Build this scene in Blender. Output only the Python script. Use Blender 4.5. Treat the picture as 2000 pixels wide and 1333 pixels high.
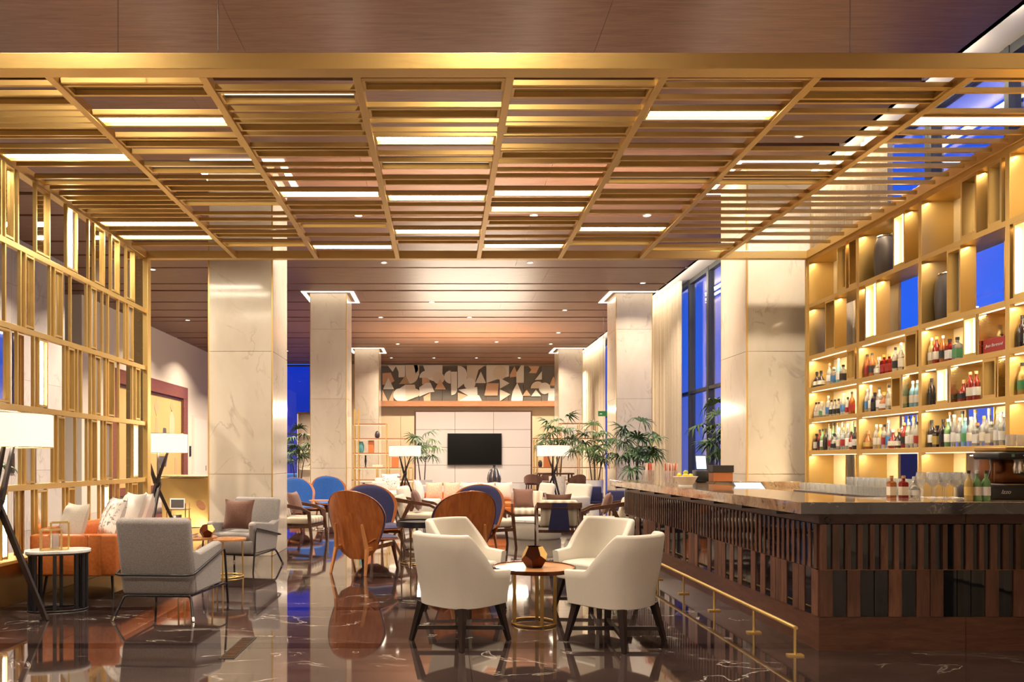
import bpy, bmesh, math, random
from mathutils import Vector, Matrix
for _o in list(bpy.data.objects):
    bpy.data.objects.remove(_o)
S = bpy.context.scene
COL = S.collection
PI = math.pi
R = math.radians
# ------------------------------------------------------------------ camera
F, CX, CY, EYE = 1480.0, 866.0, 900.0, 1.4
cam_d = bpy.data.cameras.new('camera')
cam = bpy.data.objects.new('camera', cam_d)
COL.objects.link(cam)
cam.location = (0, 0, EYE)
cam.rotation_euler = (R(90), 0, 0)
cam_d.sensor_fit = 'HORIZONTAL'
cam_d.sensor_width = 36
cam_d.lens = F * 36 / 2000
cam_d.shift_x = (1000 - CX) / 2000
cam_d.shift_y = (CY - 666.5) / 2000
cam_d.clip_end = 200
S.camera = cam
# ------------------------------------------------------------------ world, exposure
S.view_settings.view_transform = 'Standard'
S.view_settings.look = 'None'
S.view_settings.gamma = 1
S.view_settings.use_curve_mapping = False
S.view_settings.exposure = 0.35
W = bpy.data.worlds.new('dusk')
S.world = W
W.use_nodes = True
wn = W.node_tree
wn.nodes.clear()
wo = wn.nodes.new('ShaderNodeOutputWorld')
wb = wn.nodes.new('ShaderNodeBackground')
wt = wn.nodes.new('ShaderNodeTexCoord')
ws = wn.nodes.new('ShaderNodeSeparateXYZ')
wr = wn.nodes.new('ShaderNodeValToRGB')
wn.links.new(wt.outputs['Generated'], ws.inputs[0])
wn.links.new(ws.outputs['Z'], wr.inputs[0])
wn.links.new(wr.outputs[0], wb.inputs[0])
wn.links.new(wb.outputs[0], wo.inputs[0])
e = wr.color_ramp.elements
e[0].position = 0.0
e[0].color = (0.16, 0.17, 0.55, 1)
e[1].position = 0.6
e[1].color = (0.012, 0.06, 0.60, 1)
m_ = wr.color_ramp.elements.new(0.12)
m_.color = (0.02, 0.15, 0.95, 1)
wb.inputs[1].default_value = 1.2
try:
    S.cycles.use_denoising = True
    S.cycles.max_bounces = 7
    S.cycles.diffuse_bounces = 3
    S.cycles.glossy_bounces = 4
    S.cycles.transmission_bounces = 4
    S.cycles.transparent_max_bounces = 12
    S.cycles.sample_clamp_indirect = 6
    S.cycles.caustics_reflective = False
    S.cycles.caustics_refractive = False
except Exception:
    pass
# ------------------------------------------------------------------ room numbers
XL, XS = -4.18, 5.15          # left lattice plane, right shelf front plane
D1, D2, ZG = 5.64, 10.68, 4.25  # ceiling grid
ZC = 5.74                     # ceiling
XWL, XWR = -9.45, 6.3
YB, YF = 34.2, -9.0
WARM = (1.0, 0.82, 0.62)
DLK, SHK, UPK, LBK = 1.0, 1.6, 1.0, 1.0

def area(name, loc, size, energy, color=WARM, rot=(0, 0, 0), sy=None, parent=None, spread=None):
    l = bpy.data.lights.new(name, 'AREA')
    l.energy = energy
    l.color = color
    l.size = size
    if sy:
        l.shape = 'RECTANGLE'
        l.size_y = sy
    else:
        l.shape = 'DISK'
    if spread:
        l.spread = spread
    o = bpy.data.objects.new(name, l)
    COL.objects.link(o)
    o.location = loc
    o.rotation_euler = rot
    if parent:
        o.parent = parent
    return o

# ------------------------------------------------------------------ materials
MATS = {}

def newmat(name):
    m = bpy.data.materials.new(name)
    m.use_nodes = True
    nt = m.node_tree
    b = nt.nodes['Principled BSDF']
    MATS[name] = m
    return m, nt, b

def N(nt, t, **kw):
    n = nt.nodes.new(t)
    for k, v in kw.items():
        setattr(n, k, v)
    return n

def plain(name, col, rough=0.5, metal=0.0, spec=0.5, coat=0.0, emit=None, estr=0.0, alpha=None):
    m, nt, b = newmat(name)
    b.inputs['Base Color'].default_value = (*col, 1)
    b.inputs['Roughness'].default_value = rough
    b.inputs['Metallic'].default_value = metal
    b.inputs['Specular IOR Level'].default_value = spec
    b.inputs['Coat Weight'].default_value = coat
    if emit:
        b.inputs['Emission Color'].default_value = (*emit, 1)
        b.inputs['Emission Strength'].default_value = estr
    return m

def coords(nt, world, scale):
    if world:
        g = N(nt, 'ShaderNodeNewGeometry')
        out = g.outputs['Position']
    else:
        g = N(nt, 'ShaderNodeTexCoord')
        out = g.outputs['Object']
    mp = N(nt, 'ShaderNodeMapping')
    mp.inputs['Scale'].default_value = scale
    nt.links.new(out, mp.inputs[0])
    return mp.outputs[0]

def ramp(nt, fac, stops):
    r = N(nt, 'ShaderNodeValToRGB')
    nt.links.new(fac, r.inputs[0])
    el = r.color_ramp.elements
    el[0].position, el[0].color = stops[0][0], (*stops[0][1], 1)
    el[1].position, el[1].color = stops[-1][0], (*stops[-1][1], 1)
    for p, c in stops[1:-1]:
        x = el.new(p)
        x.color = (*c, 1)
    return r.outputs[0]

def noise(nt, vec, scale=1.0, detail=4, rough=0.55, dist=0.0):
    n = N(nt, 'ShaderNodeTexNoise')
    n.inputs['Scale'].default_value = scale
    n.inputs['Detail'].default_value = detail
    n.inputs['Roughness'].default_value = rough
    n.inputs['Distortion'].default_value = dist
    nt.links.new(vec, n.inputs['Vector'])
    return n.outputs['Fac']

def rnd_tint(nt, colsock, amt):
    oi = N(nt, 'ShaderNodeObjectInfo')
    mr = N(nt, 'ShaderNodeMapRange')
    mr.inputs['To Min'].default_value = 1 - amt
    mr.inputs['To Max'].default_value = 1 + amt
    nt.links.new(oi.outputs['Random'], mr.inputs['Value'])
    h = N(nt, 'ShaderNodeHueSaturation')
    nt.links.new(mr.outputs[0], h.inputs['Value'])
    nt.links.new(colsock, h.inputs['Color'])
    return h.outputs[0]

def wood(name, c1, c2, scale=(2, 14, 14), rough=0.4, world=False, coat=0.0, tint=0.0, spec=0.4):
    m, nt, b = newmat(name)
    v = coords(nt, world, scale)
    f = noise(nt, v, 1.6, 6, 0.62, 0.8)
    c = ramp(nt, f, [(0.3, c1), (0.52, tuple((a + d) / 2 for a, d in zip(c1, c2))), (0.72, c2)])
    if tint:
        c = rnd_tint(nt, c, tint)
    nt.links.new(c, b.inputs['Base Color'])
    b.inputs['Roughness'].default_value = rough
    b.inputs['Specular IOR Level'].default_value = spec
    b.inputs['Coat Weight'].default_value = coat
    b.inputs['Coat Roughness'].default_value = 0.15
    bp = N(nt, 'ShaderNodeBump')
    bp.inputs['Strength'].default_value = 0.06
    nt.links.new(f, bp.inputs['Height'])
    nt.links.new(bp.outputs[0], b.inputs['Normal'])
    return m

def veined(name, base, base2, vein, scale, rough, world=True, vw=0.012, vscale=1.0, spec=0.5, coat=0.0, tint=0.0, bump=0.0, dist=1.2, mix=1.0):
    m, nt, b = newmat(name)
    v = coords(nt, world, scale)
    f0 = noise(nt, v, 1.3, 7, 0.6, 0.6)
    cbase = ramp(nt, f0, [(0.32, base), (0.7, base2)])
    if tint:
        cbase = rnd_tint(nt, cbase, tint)
    f1 = noise(nt, v, vscale, 5, 0.55, dist)
    s = N(nt, 'ShaderNodeMath', operation='SUBTRACT')
    nt.links.new(f1, s.inputs[0])
    s.inputs[1].default_value = 0.5
    a = N(nt, 'ShaderNodeMath', operation='ABSOLUTE')
    nt.links.new(s.outputs[0], a.inputs[0])
    vm = ramp(nt, a.outputs[0], [(0.0, (1, 1, 1)), (vw, (0, 0, 0))])
    f2 = noise(nt, v, vscale * 2.3, 2)
    mk = ramp(nt, f2, [(0.46, (0, 0, 0)), (0.62, (mix, mix, mix))])
    mm = N(nt, 'ShaderNodeMath', operation='MULTIPLY')
    nt.links.new(vm, mm.inputs[0])
    nt.links.new(mk, mm.inputs[1])
    mx = N(nt, 'ShaderNodeMix', data_type='RGBA')
    nt.links.new(mm.outputs[0], mx.inputs['Factor'])
    nt.links.new(cbase, mx.inputs['A'])
    mx.inputs['B'].default_value = (*vein, 1)
    nt.links.new(mx.outputs['Result'], b.inputs['Base Color'])
    b.inputs['Roughness'].default_value = rough
    b.inputs['Specular IOR Level'].default_value = spec
    b.inputs['Coat Weight'].default_value = coat
    b.inputs['Coat Roughness'].default_value = 0.03
    return m

def fabric(name, col, col2=None, scale=90, rough=0.9, bump=0.25, sheen=0.2, stripes=None):
    m, nt, b = newmat(name)
    v = coords(nt, False, (1, 1, 1))
    f = noise(nt, v, scale, 3)
    col2 = col2 or tuple(min(1, c * 1.25) for c in col)
    c = ramp(nt, f, [(0.35, col), (0.65, col2)])
    if stripes:
        w = N(nt, 'ShaderNodeTexWave')
        w.inputs['Scale'].default_value = stripes[1]
        w.inputs['Distortion'].default_value = 1.5
        nt.links.new(v, w.inputs['Vector'])
        mx = N(nt, 'ShaderNodeMix', data_type='RGBA')
        nt.links.new(w.outputs['Fac'], mx.inputs['Factor'])
        nt.links.new(c, mx.inputs['A'])
        mx.inputs['B'].default_value = (*stripes[0], 1)
        c = mx.outputs['Result']
    nt.links.new(c, b.inputs['Base Color'])
    b.inputs['Roughness'].default_value = rough
    b.inputs['Sheen Weight'].default_value = sheen
    b.inputs['Specular IOR Level'].default_value = 0.2
    bp = N(nt, 'ShaderNodeBump')
    bp.inputs['Strength'].default_value = bump
    bp.inputs['Distance'].default_value = 0.003
    nt.links.new(f, bp.inputs['Height'])
    nt.links.new(bp.outputs[0], b.inputs['Normal'])
    return m

def metal(name, col, rough, sc=(3, 60, 60), var=0.08):
    m, nt, b = newmat(name)
    v = coords(nt, False, sc)
    f = noise(nt, v, 4, 3)
    mr = N(nt, 'ShaderNodeMapRange')
    mr.inputs['To Min'].default_value = max(0.02, rough - var)
    mr.inputs['To Max'].default_value = rough + var
    nt.links.new(f, mr.inputs['Value'])
    nt.links.new(mr.outputs[0], b.inputs['Roughness'])
    b.inputs['Base Color'].default_value = (*col, 1)
    b.inputs['Metallic'].default_value = 1
    return m

def glassy(name, tint, refl=0.12, rough=0.02):
    m = bpy.data.materials.new(name)
    m.use_nodes = True
    nt = m.node_tree
    nt.nodes.clear()
    MATS[name] = m
    o = N(nt, 'ShaderNodeOutputMaterial')
    t = N(nt, 'ShaderNodeBsdfTransparent')
    t.inputs[0].default_value = (*tint, 1)
    g = N(nt, 'ShaderNodeBsdfGlossy')
    g.inputs['Roughness'].default_value = rough
    lw = N(nt, 'ShaderNodeLayerWeight')
    lw.inputs[0].default_value = 0.35
    mr = N(nt, 'ShaderNodeMapRange')
    mr.inputs['To Min'].default_value = refl
    mr.inputs['To Max'].default_value = min(1, refl + 0.6)
    nt.links.new(lw.outputs['Facing'], mr.inputs['Value'])
    mx = N(nt, 'ShaderNodeMixShader')
    nt.links.new(mr.outputs[0], mx.inputs[0])
    nt.links.new(t.outputs[0], mx.inputs[1])
    nt.links.new(g.outputs[0], mx.inputs[2])
    nt.links.new(mx.outputs[0], o.inputs[0])
    return m

def glassware(name):
    m = glassy(name, (0.985, 0.99, 0.99), 0.10)
    nt = m.node_tree
    o = [n for n in nt.nodes if n.type == 'OUTPUT_MATERIAL'][0]
    src = o.inputs[0].links[0].from_socket
    d = N(nt, 'ShaderNodeBsdfDiffuse')
    d.inputs[0].default_value = (0.9, 0.9, 0.9, 1)
    mx = N(nt, 'ShaderNodeMixShader')
    mx.inputs[0].default_value = 0.17
    nt.links.new(src, mx.inputs[1])
    nt.links.new(d.outputs[0], mx.inputs[2])
    nt.links.new(mx.outputs[0], o.inputs[0])
    return m

def emis(name, col, strength):
    return plain(name, tuple(c * 0.8 for c in col), 0.6, emit=col, estr=strength)

metal('brass', (0.72, 0.50, 0.18), 0.40)
MATS['brass'].node_tree.nodes['Principled BSDF'].inputs['Metallic'].default_value = 0.8
metal('brass_dark', (0.36, 0.22, 0.075), 0.34)
metal('brass_pale', (0.80, 0.62, 0.32), 0.25)
metal('bronze', (0.22, 0.10, 0.05), 0.22)
metal('steel', (0.6, 0.58, 0.55), 0.2)
metal('vessel_dark', (0.075, 0.026, 0.014), 0.18)
plain('mirror', (0.75, 0.72, 0.68), 0.03, 1.0)
plain('bronze_mirror', (0.42, 0.30, 0.24), 0.05, 1.0)
plain('black_glass', (0.006, 0.006, 0.008), 0.03, 0, 0.6)
plain('black_metal', (0.012, 0.012, 0.015), 0.35, 0.0, 0.5)
plain('black', (0.01, 0.009, 0.009), 0.5)
wood('ceiling_wood', (0.17, 0.080, 0.048), (0.28, 0.145, 0.088), (1.2, 16, 16), 0.42, True, 0.0, 0.06)
plain('slot_dark', (0.012, 0.007, 0.005), 0.8)
wood('walnut', (0.072, 0.027, 0.015), (0.19, 0.082, 0.048), (14, 14, 2.2), 0.32, True, 0.1, 0.30)
wood('walnut_h', (0.060, 0.021, 0.011), (0.135, 0.056, 0.030), (2.2, 2.2, 14), 0.35, True, 0.1, 0.05)
wood('walnut_shell', (0.28, 0.075, 0.018), (0.52, 0.17, 0.045), (9, 9, 1.2), 0.3, False, 0.3)
wood('walnut_frame', (0.055, 0.020, 0.010), (0.11, 0.042, 0.020), (8, 8, 4), 0.35, False, 0.2)
wood('oak_leg', (0.42, 0.16, 0.05), (0.60, 0.27, 0.10), (9, 9, 2), 0.35, False, 0.1)
wood('dark_leg', (0.014, 0.010, 0.010), (0.035, 0.022, 0.018), (9, 9, 2), 0.3, False, 0.1)
wood('copper_wood', (0.48, 0.20, 0.07), (0.66, 0.32, 0.13), (3, 12, 12), 0.25, False, 0.3)
veined('floor_marble', (0.026, 0.0165, 0.015), (0.062, 0.040, 0.036), (0.62, 0.55, 0.50), (0.45, 1.0, 1), 0.05, True, 0.007, 1.25, 0.75, 0.5, 0.08, mix=0.9, dist=1.6)
plain('floor_band', (0.016, 0.009, 0.009), 0.05, 0, 0.7, 0.5)
veined('column_marble', (0.66, 0.58, 0.47), (0.78, 0.71, 0.60), (0.42, 0.36, 0.29), (0.8, 0.8, 0.45), 0.12, True, 0.02, 1.6, 0.5, 0.0, 0.04, mix=0.55)
veined('pier_marble', (0.45, 0.42, 0.41), (0.58, 0.54, 0.52), (0.30, 0.28, 0.27), (0.8, 0.8, 0.4), 0.15, True, 0.03, 1.8, 0.5, 0.0, 0.04, mix=0.6)
veined('counter_marble', (0.20, 0.105, 0.055), (0.50, 0.36, 0.22), (0.055, 0.022, 0.012), (3.0, 3.0, 3.0), 0.06, True, 0.035, 1.8, 0.6, 0.3, 0.0)
veined('counter_front_marble', (0.045, 0.042, 0.042), (0.12, 0.105, 0.095), (0.45, 0.38, 0.30), (1.6, 1.6, 1.6), 0.06, True, 0.010, 1.9, 0.6, 0.4, 0.0)
veined('white_marble', (0.75, 0.72, 0.70), (0.85, 0.83, 0.80), (0.35, 0.33, 0.32), (5, 5, 3), 0.15, False, 0.03, 1.6, 0.5, mix=0.7)
plain('cream_wall', (0.72, 0.64, 0.55), 0.75)
plain('white_wall', (0.78, 0.71, 0.63), 0.7)
plain('beige_panel', (0.52, 0.41, 0.27), 0.45)
plain('tv_panel', (0.76, 0.72, 0.69), 0.5)
plain('trim_brown', (0.11, 0.045, 0.03), 0.4)
wood('frame_wood', (0.17, 0.055, 0.032), (0.26, 0.10, 0.06), (2, 2, 14), 0.35, True)
wood('ledge_wood', (0.30, 0.13, 0.06), (0.42, 0.20, 0.10), (2, 14, 14), 0.4, True)
fabric('leather_white', (0.66, 0.61, 0.53), (0.70, 0.65, 0.57), 160, 0.42, 0.06, 0.0)
MATS['leather_white'].node_tree.nodes['Principled BSDF'].inputs['Specular IOR Level'].default_value = 0.4
fabric('leather_orange', (0.50, 0.130, 0.028), (0.60, 0.18, 0.042), 30, 0.38, 0.05, 0.0)
MATS['leather_orange'].node_tree.nodes['Principled BSDF'].inputs['Specular IOR Level'].default_value = 0.4
fabric('grey_fabric', (0.235, 0.215, 0.212), (0.35, 0.325, 0.32), 120, 0.95, 0.4)
fabric('navy_fabric', (0.022, 0.022, 0.075), (0.04, 0.04, 0.11), 140, 0.9, 0.2)
fabric('blue_fabric', (0.012, 0.06, 0.26), (0.03, 0.13, 0.42), 140, 0.9, 0.25)
fabric('cream_fabric', (0.52, 0.47, 0.40), (0.62, 0.57, 0.50), 110, 0.9, 0.2)
fabric('white_fabric', (0.64, 0.61, 0.57), (0.72, 0.69, 0.65), 110, 0.9, 0.2)
fabric('stripe_fabric', (0.62, 0.54, 0.43), (0.70, 0.62, 0.50), 110, 0.9, 0.2, 0.2, ((0.42, 0.35, 0.26), 2.4))
fabric('brown_fabric', (0.115, 0.055, 0.042), (0.19, 0.10, 0.075), 160, 0.85, 0.3)
fabric('peach_fabric', (0.62, 0.36, 0.25), (0.68, 0.47, 0.36), 30, 0.9, 0.15)
veined('pattern_fabric', (0.76, 0.73, 0.69), (0.82, 0.79, 0.75), (0.02, 0.02, 0.035), (11, 11, 11), 0.9, False, 0.075, 1.0, 0.2, mix=1.0, dist=0.4)
fabric('curtain', (0.70, 0.60, 0.46), (0.76, 0.66, 0.52), 60, 0.95, 0.1)
emis('led', (1.0, 0.89, 0.71), 15.0)
emis('led_soft', (1.0, 0.80, 0.54), 1.4)
emis('led_cove', (1.0, 0.87, 0.66), 4.0)
emis('lamp_shade', (1.0, 0.90, 0.77), 0.55)
emis('downlight_lens', (1.0, 0.86, 0.66), 14.0)
plain('screen_glow', (0.3, 0.4, 0.5), 0.2, emit=(0.62, 0.80, 1.0), estr=1.1)
plain('screen_black', (0.004, 0.004, 0.005), 0.22, 0, 0.15)
plain('exit_green', (0.01, 0.10, 0.03), 0.4, emit=(0.01, 0.14, 0.04), estr=0.5)
plain('white_paint', (0.85, 0.83, 0.80), 0.5)
glassy('pane', (0.92, 0.95, 1.0), 0.04)
glassy('pane_tinted', (0.30, 0.38, 0.62), 0.05)  # tint added to cut blue spill from the far-left window
glassware('clear_glass')
glassy('green_pane', (0.55, 0.75, 0.70), 0.10)
plain('shelf_panel', (0.82, 0.66, 0.40), 0.38, 0.25)
plain('glow_panel', (0.46, 0.40, 0.36), 0.6)
plain('window_frame', (0.06, 0.065, 0.07), 0.4, 0.3)
for nm, c in (('glass_amber', (0.55, 0.16, 0.03)), ('glass_dark', (0.03, 0.02, 0.02)), ('glass_red', (0.40, 0.03, 0.02)),
              ('glass_green', (0.25, 0.50, 0.20)), ('glass_blue', (0.35, 0.70, 0.85)), ('glass_white', (0.85, 0.88, 0.86)), ('glass_gold', (0.85, 0.60, 0.20))):
    m, nt, b = newmat(nm)
    b.inputs['Base Color'].default_value = (*c, 1)
    b.inputs['Roughness'].default_value = 0.06
    b.inputs['Transmission Weight'].default_value = 0.0 if nm == 'glass_dark' else 0.75 if nm == 'glass_white' else 0.5
    b.inputs['Coat Weight'].default_value = 0.4
for nm, c in (('label_cream', (0.80, 0.74, 0.62)), ('label_white', (0.85, 0.84, 0.82)), ('label_black', (0.02, 0.02, 0.022)), ('label_red', (0.42, 0.035, 0.03)),
              ('label_green', (0.10, 0.32, 0.14)), ('label_blue', (0.07, 0.22, 0.50)), ('label_gold', (0.65, 0.45, 0.12)), ('cap_black', (0.015, 0.015, 0.015)),
              ('cap_gold', (0.6, 0.4, 0.1)), ('cap_cork', (0.55, 0.30, 0.14)), ('cap_silver', (0.6, 0.6, 0.62))):
    plain(nm, c, 0.45)
plain('palm_leaf', (0.022, 0.066, 0.016), 0.45)
plain('palm_leaf_light', (0.075, 0.145, 0.035), 0.45)
plain('palm_stem', (0.05, 0.035, 0.02), 0.7)
plain('soil', (0.03, 0.02, 0.015), 0.9)
plain('lemon', (0.75, 0.52, 0.03), 0.4)
plain('lime', (0.42, 0.50, 0.05), 0.4)
plain('straw_red', (0.70, 0.16, 0.09), 0.5)
plain('straw_white', (0.90, 0.72, 0.62), 0.5)
plain('art_gold', (0.55, 0.38, 0.15), 0.5)
plain('art_grey', (0.13, 0.115, 0.095), 0.7)
plain('art_white', (0.80, 0.75, 0.66), 0.7)
plain('art_cream', (0.72, 0.62, 0.48), 0.7)
plain('art_peach', (0.68, 0.42, 0.26), 0.7)
plain('art_tan', (0.50, 0.33, 0.18), 0.6)
plain('vase_grey', (0.10, 0.085, 0.085), 0.45)
plain('vase_dark', (0.045, 0.038, 0.05), 0.3)
plain('teal', (0.10, 0.32, 0.32), 0.35)
plain('terracotta', (0.52, 0.16, 0.05), 0.5)
plain('purple_wall', (0.30, 0.20, 0.26), 0.7)

# ------------------------------------------------------------------ mesh helpers
class MB:
    def __init__(s):
        s.v, s.f = [], []
    def add(s, v, f):
        o = len(s.v)
        s.v += [tuple(p) for p in v]
        s.f += [tuple(i + o for i in q) for q in f]
        return s
    def box(s, x0, x1, y0, y1, z0, z1):
        v = [(x0, y0, z0), (x1, y0, z0), (x1, y1, z0), (x0, y1, z0), (x0, y0, z1), (x1, y0, z1), (x1, y1, z1), (x0, y1, z1)]
        return s.add(v, [(0, 3, 2, 1), (4, 5, 6, 7), (0, 1, 5, 4), (1, 2, 6, 5), (2, 3, 7, 6), (3, 0, 4, 7)])
    def cb(s, c, d):
        return s.box(c[0] - d[0] / 2, c[0] + d[0] / 2, c[1] - d[1] / 2, c[1] + d[1] / 2, c[2] - d[2] / 2, c[2] + d[2] / 2)
    def rbox(s, c, d, r, seg=3, mat=None):
        bm = bmesh.new()
        bmesh.ops.create_cube(bm, size=1)
        for v in bm.verts:
            v.co = Vector((v.co.x * d[0], v.co.y * d[1], v.co.z * d[2]))
        bmesh.ops.bevel(bm, geom=list(bm.edges), offset=min(r, min(d) * 0.49), segments=seg, profile=0.5, affect='EDGES')
        bm.verts.index_update()
        M = Matrix.Translation(Vector(c)) @ (mat.to_4x4() if mat else Matrix.Identity(4))
        s.add([M @ v.co for v in bm.verts], [[v.index for v in f.verts] for f in bm.faces])
        bm.free()
        return s
    def bar(s, p0, p1, w, t, up=(0, 0, 1), w1=None, t1=None):
        p0, p1 = Vector(p0), Vector(p1)
        d = (p1 - p0).normalized()
        u = Vector(up)
        if abs(d.dot(u)) > 0.95:
            u = Vector((0, 1, 0))
        a = d.cross(u).normalized()
        b = a.cross(d).normalized()
        w1 = w if w1 is None else w1
        t1 = t if t1 is None else t1
        v = []
        for p, ww, tt in ((p0, w, t), (p1, w1, t1)):
            for i, j in ((-1, -1), (1, -1), (1, 1), (-1, 1)):
                v.append(p + a * (i * ww / 2) + b * (j * tt / 2))
        return s.add(v, [(3, 2, 1, 0), (4, 5, 6, 7), (0, 1, 5, 4), (1, 2, 6, 5), (2, 3, 7, 6), (3, 0, 4, 7)])
    def tube(s, pts, r, n=8, closed=False):
        pts = [Vector(p) for p in pts]
        k = len(pts)
        rr = r if isinstance(r, (list, tuple)) else [r] * k
        v, f = [], []
        ref = None
        for i, p in enumerate(pts):
            if closed:
                d = pts[(i + 1) % k] - pts[i - 1]
            else:
                d = pts[min(i + 1, k - 1)] - pts[max(i - 1, 0)]
            d.normalize()
            if ref is None:
                ref = Vector((0, 0, 1)) if abs(d.z) < 0.9 else Vector((1, 0, 0))
            a = d.cross(ref)
            if a.length < 1e-4:
                a = d.cross(Vector((0, 1, 0)))
            a.normalize()
            b = d.cross(a).normalized()
            ref = -b if False else ref
            for j in range(n):
                t = 2 * PI * j / n
                v.append(p + (a * math.cos(t) + b * math.sin(t)) * rr[i])
        segs = k if closed else k - 1
        for i in range(segs):
            i2 = (i + 1) % k
            for j in range(n):
                j2 = (j + 1) % n
                f.append((i * n + j, i * n + j2, i2 * n + j2, i2 * n + j))
        if not closed:
            f.append(tuple(range(n - 1, -1, -1)))
            f.append(tuple((k - 1) * n + j for j in range(n)))
        return s.add(v, f)
    def lathe(s, prof, n=16, c=(0, 0, 0), sx=1, sy=1, rot=0):
        v, f = [], []
        for r, z in prof:
            for j in range(n):
                t = 2 * PI * j / n + rot
                v.append((c[0] + math.cos(t) * r * sx, c[1] + math.sin(t) * r * sy, c[2] + z))
        for i in range(len(prof) - 1):
            for j in range(n):
                j2 = (j + 1) % n
                f.append((i * n + j, i * n + j2, (i + 1) * n + j2, (i + 1) * n + j))
        if prof[0][0] > 1e-5:
            f.append(tuple(range(n - 1, -1, -1)))
        if prof[-1][0] > 1e-5:
            f.append(tuple((len(prof) - 1) * n + j for j in range(n)))
        return s.add(v, f)
    def prism(s, poly, lo, hi, axis='z'):
        n = len(poly)
        v = []
        for h in (lo, hi):
            for a, b in poly:
                v.append((h, a, b) if axis == 'x' else (a, h, b) if axis == 'y' else (a, b, h))
        f = [tuple(range(n - 1, -1, -1)), tuple(range(n, 2 * n))]
        for i in range(n):
            j = (i + 1) % n
            f.append((i, j, n + j, n + i))
        return s.add(v, f)
    def grid(s, fn, nu, nv, th=None):
        """surface fn(u,v)->Vector, optional thickness along normal"""
        P = [[Vector(fn(i / nu, j / nv)) for j in range(nv + 1)] for i in range(nu + 1)]
        v = [p for row in P for p in row]
        w = nv + 1
        f = [(i * w + j, (i + 1) * w + j, (i + 1) * w + j + 1, i * w + j + 1) for i in range(nu) for j in range(nv)]
        if not th:
            return s.add(v, f)
        nrm = []
        for i in range(nu + 1):
            for j in range(nv + 1):
                a = P[min(i + 1, nu)][j] - P[max(i - 1, 0)][j]
                b = P[i][min(j + 1, nv)] - P[i][max(j - 1, 0)]
                n = a.cross(b)
                if n.length < 1e-9:
                    n = Vector((0, 1, 0))
                nrm.append(n.normalized())
        o = len(v)
        v2 = [p + n * th for p, n in zip(v, nrm)]
        f2 = [tuple(k + o for k in reversed(q)) for q in f]
        rim = []
        def q(a, b):
            rim.append((a, b, b + o, a + o))
        for i in range(nu):
            q((i + 1) * w, i * w)
            q(i * w + nv, (i + 1) * w + nv)
        for j in range(nv):
            q(j, j + 1)
            q(nu * w + j + 1, nu * w + j)
        return s.add(v + v2, f + f2 + rim)
    def mesh(s, name, mat, smooth=False, ang=40):
        me = bpy.data.meshes.new(name)
        me.from_pydata(s.v, [], s.f)
        me.update()
        bm = bmesh.new()
        bm.from_mesh(me)
        bmesh.ops.recalc_face_normals(bm, faces=bm.faces)
        bm.to_mesh(me)
        bm.free()
        me.materials.append(MATS[mat])
        if smooth:
            for p in me.polygons:
                p.use_smooth = True
            me.set_sharp_from_angle(angle=R(ang))
        return me
    def build(s, name, mat, parent=None, smooth=False, ang=40, bevel=0.0):
        return ob(name, s.mesh(name, mat, smooth, ang), parent, bevel=bevel)

def ob(name, me, parent=None, loc=None, rot=None, bevel=0.0, sc=None):
    o = bpy.data.objects.new(name, me)
    COL.objects.link(o)
    if parent:
        o.parent = parent
    if loc is not None:
        o.location = loc
    if rot is not None:
        o.rotation_euler = rot
    if sc is not None:
        o.scale = sc
    if bevel:
        b = o.modifiers.new('bevel', 'BEVEL')
        b.width = bevel
        b.segments = 2
        b.limit_method = 'ANGLE'
    return o

def tag(o, label, cat=None, group=None, kind=None):
    o['label'] = label
    if cat:
        o['category'] = cat
    if group:
        o['group'] = group
    if kind:
        o['kind'] = kind
    return o

def thing(name, label, cat, loc=(0, 0, 0), rz=0.0, group=None):
    o = bpy.data.objects.new(name, None)
    COL.objects.link(o)
    o.location = loc
    o.rotation_euler = (0, 0, rz)
    o.empty_display_size = 0.1
    return tag(o, label, cat, group)

ORD = 'first second third fourth fifth sixth seventh eighth ninth tenth eleventh twelfth thirteenth fourteenth fifteenth sixteenth seventeenth eighteenth nineteenth twentieth twenty-first twenty-second twenty-third twenty-fourth twenty-fifth twenty-sixth'.split()

def copy_tree(o, parent=None):
    c = o.copy()
    COL.objects.link(c)
    c.parent = parent
    for ch in list(o.children):
        copy_tree(ch, c)
    return c

def place(proto, used, loc, rz, label, group=None):
    """first call moves the prototype, later calls copy it"""
    o = proto if not used else copy_tree(proto)
    used.append(o)
    o.location = loc
    o.rotation_euler = (0, 0, rz)
    o['label'] = label
    if group:
        o['group'] = group
    return o

def face(fx, fy):
    """rotation that turns local +Y towards (fx, fy)"""
    return math.atan2(fy, fx) - PI / 2

def cushion_mesh(name, mat, w, h, t, n=10, pinch=0.10):
    """pillow standing in the XZ plane, centre at origin"""
    mb = MB()
    def side(sgn):
        def fn(u, v):
            a, b = u * 2 - 1, v * 2 - 1
            e = max(0.0, (1 - abs(a) ** 2.4)) ** 0.55 * max(0.0, (1 - abs(b) ** 2.4)) ** 0.55
            px = a * w / 2 * (1 - pinch * (1 - abs(b)) * 0 - pinch * (1 - b * b) * abs(a) ** 3)
            pz = b * h / 2 * (1 - pinch * (1 - a * a) * abs(b) ** 3)
            return (px, sgn * t / 2 * e, pz)
        return fn
    mb.grid(side(1), n, n)
    mb.grid(side(-1), n, n)
    me = mb.mesh(name, mat, True, 80)
    return me

# ================================================================== STRUCTURE
def struct(name, label, mb=None, mat=None, **kw):
    if mb is None:
        o = bpy.data.objects.new(name, None)
        COL.objects.link(o)
    else:
        o = mb.build(name, mat, None, **kw)
    return tag(o, label, None, None, 'structure')

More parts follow.
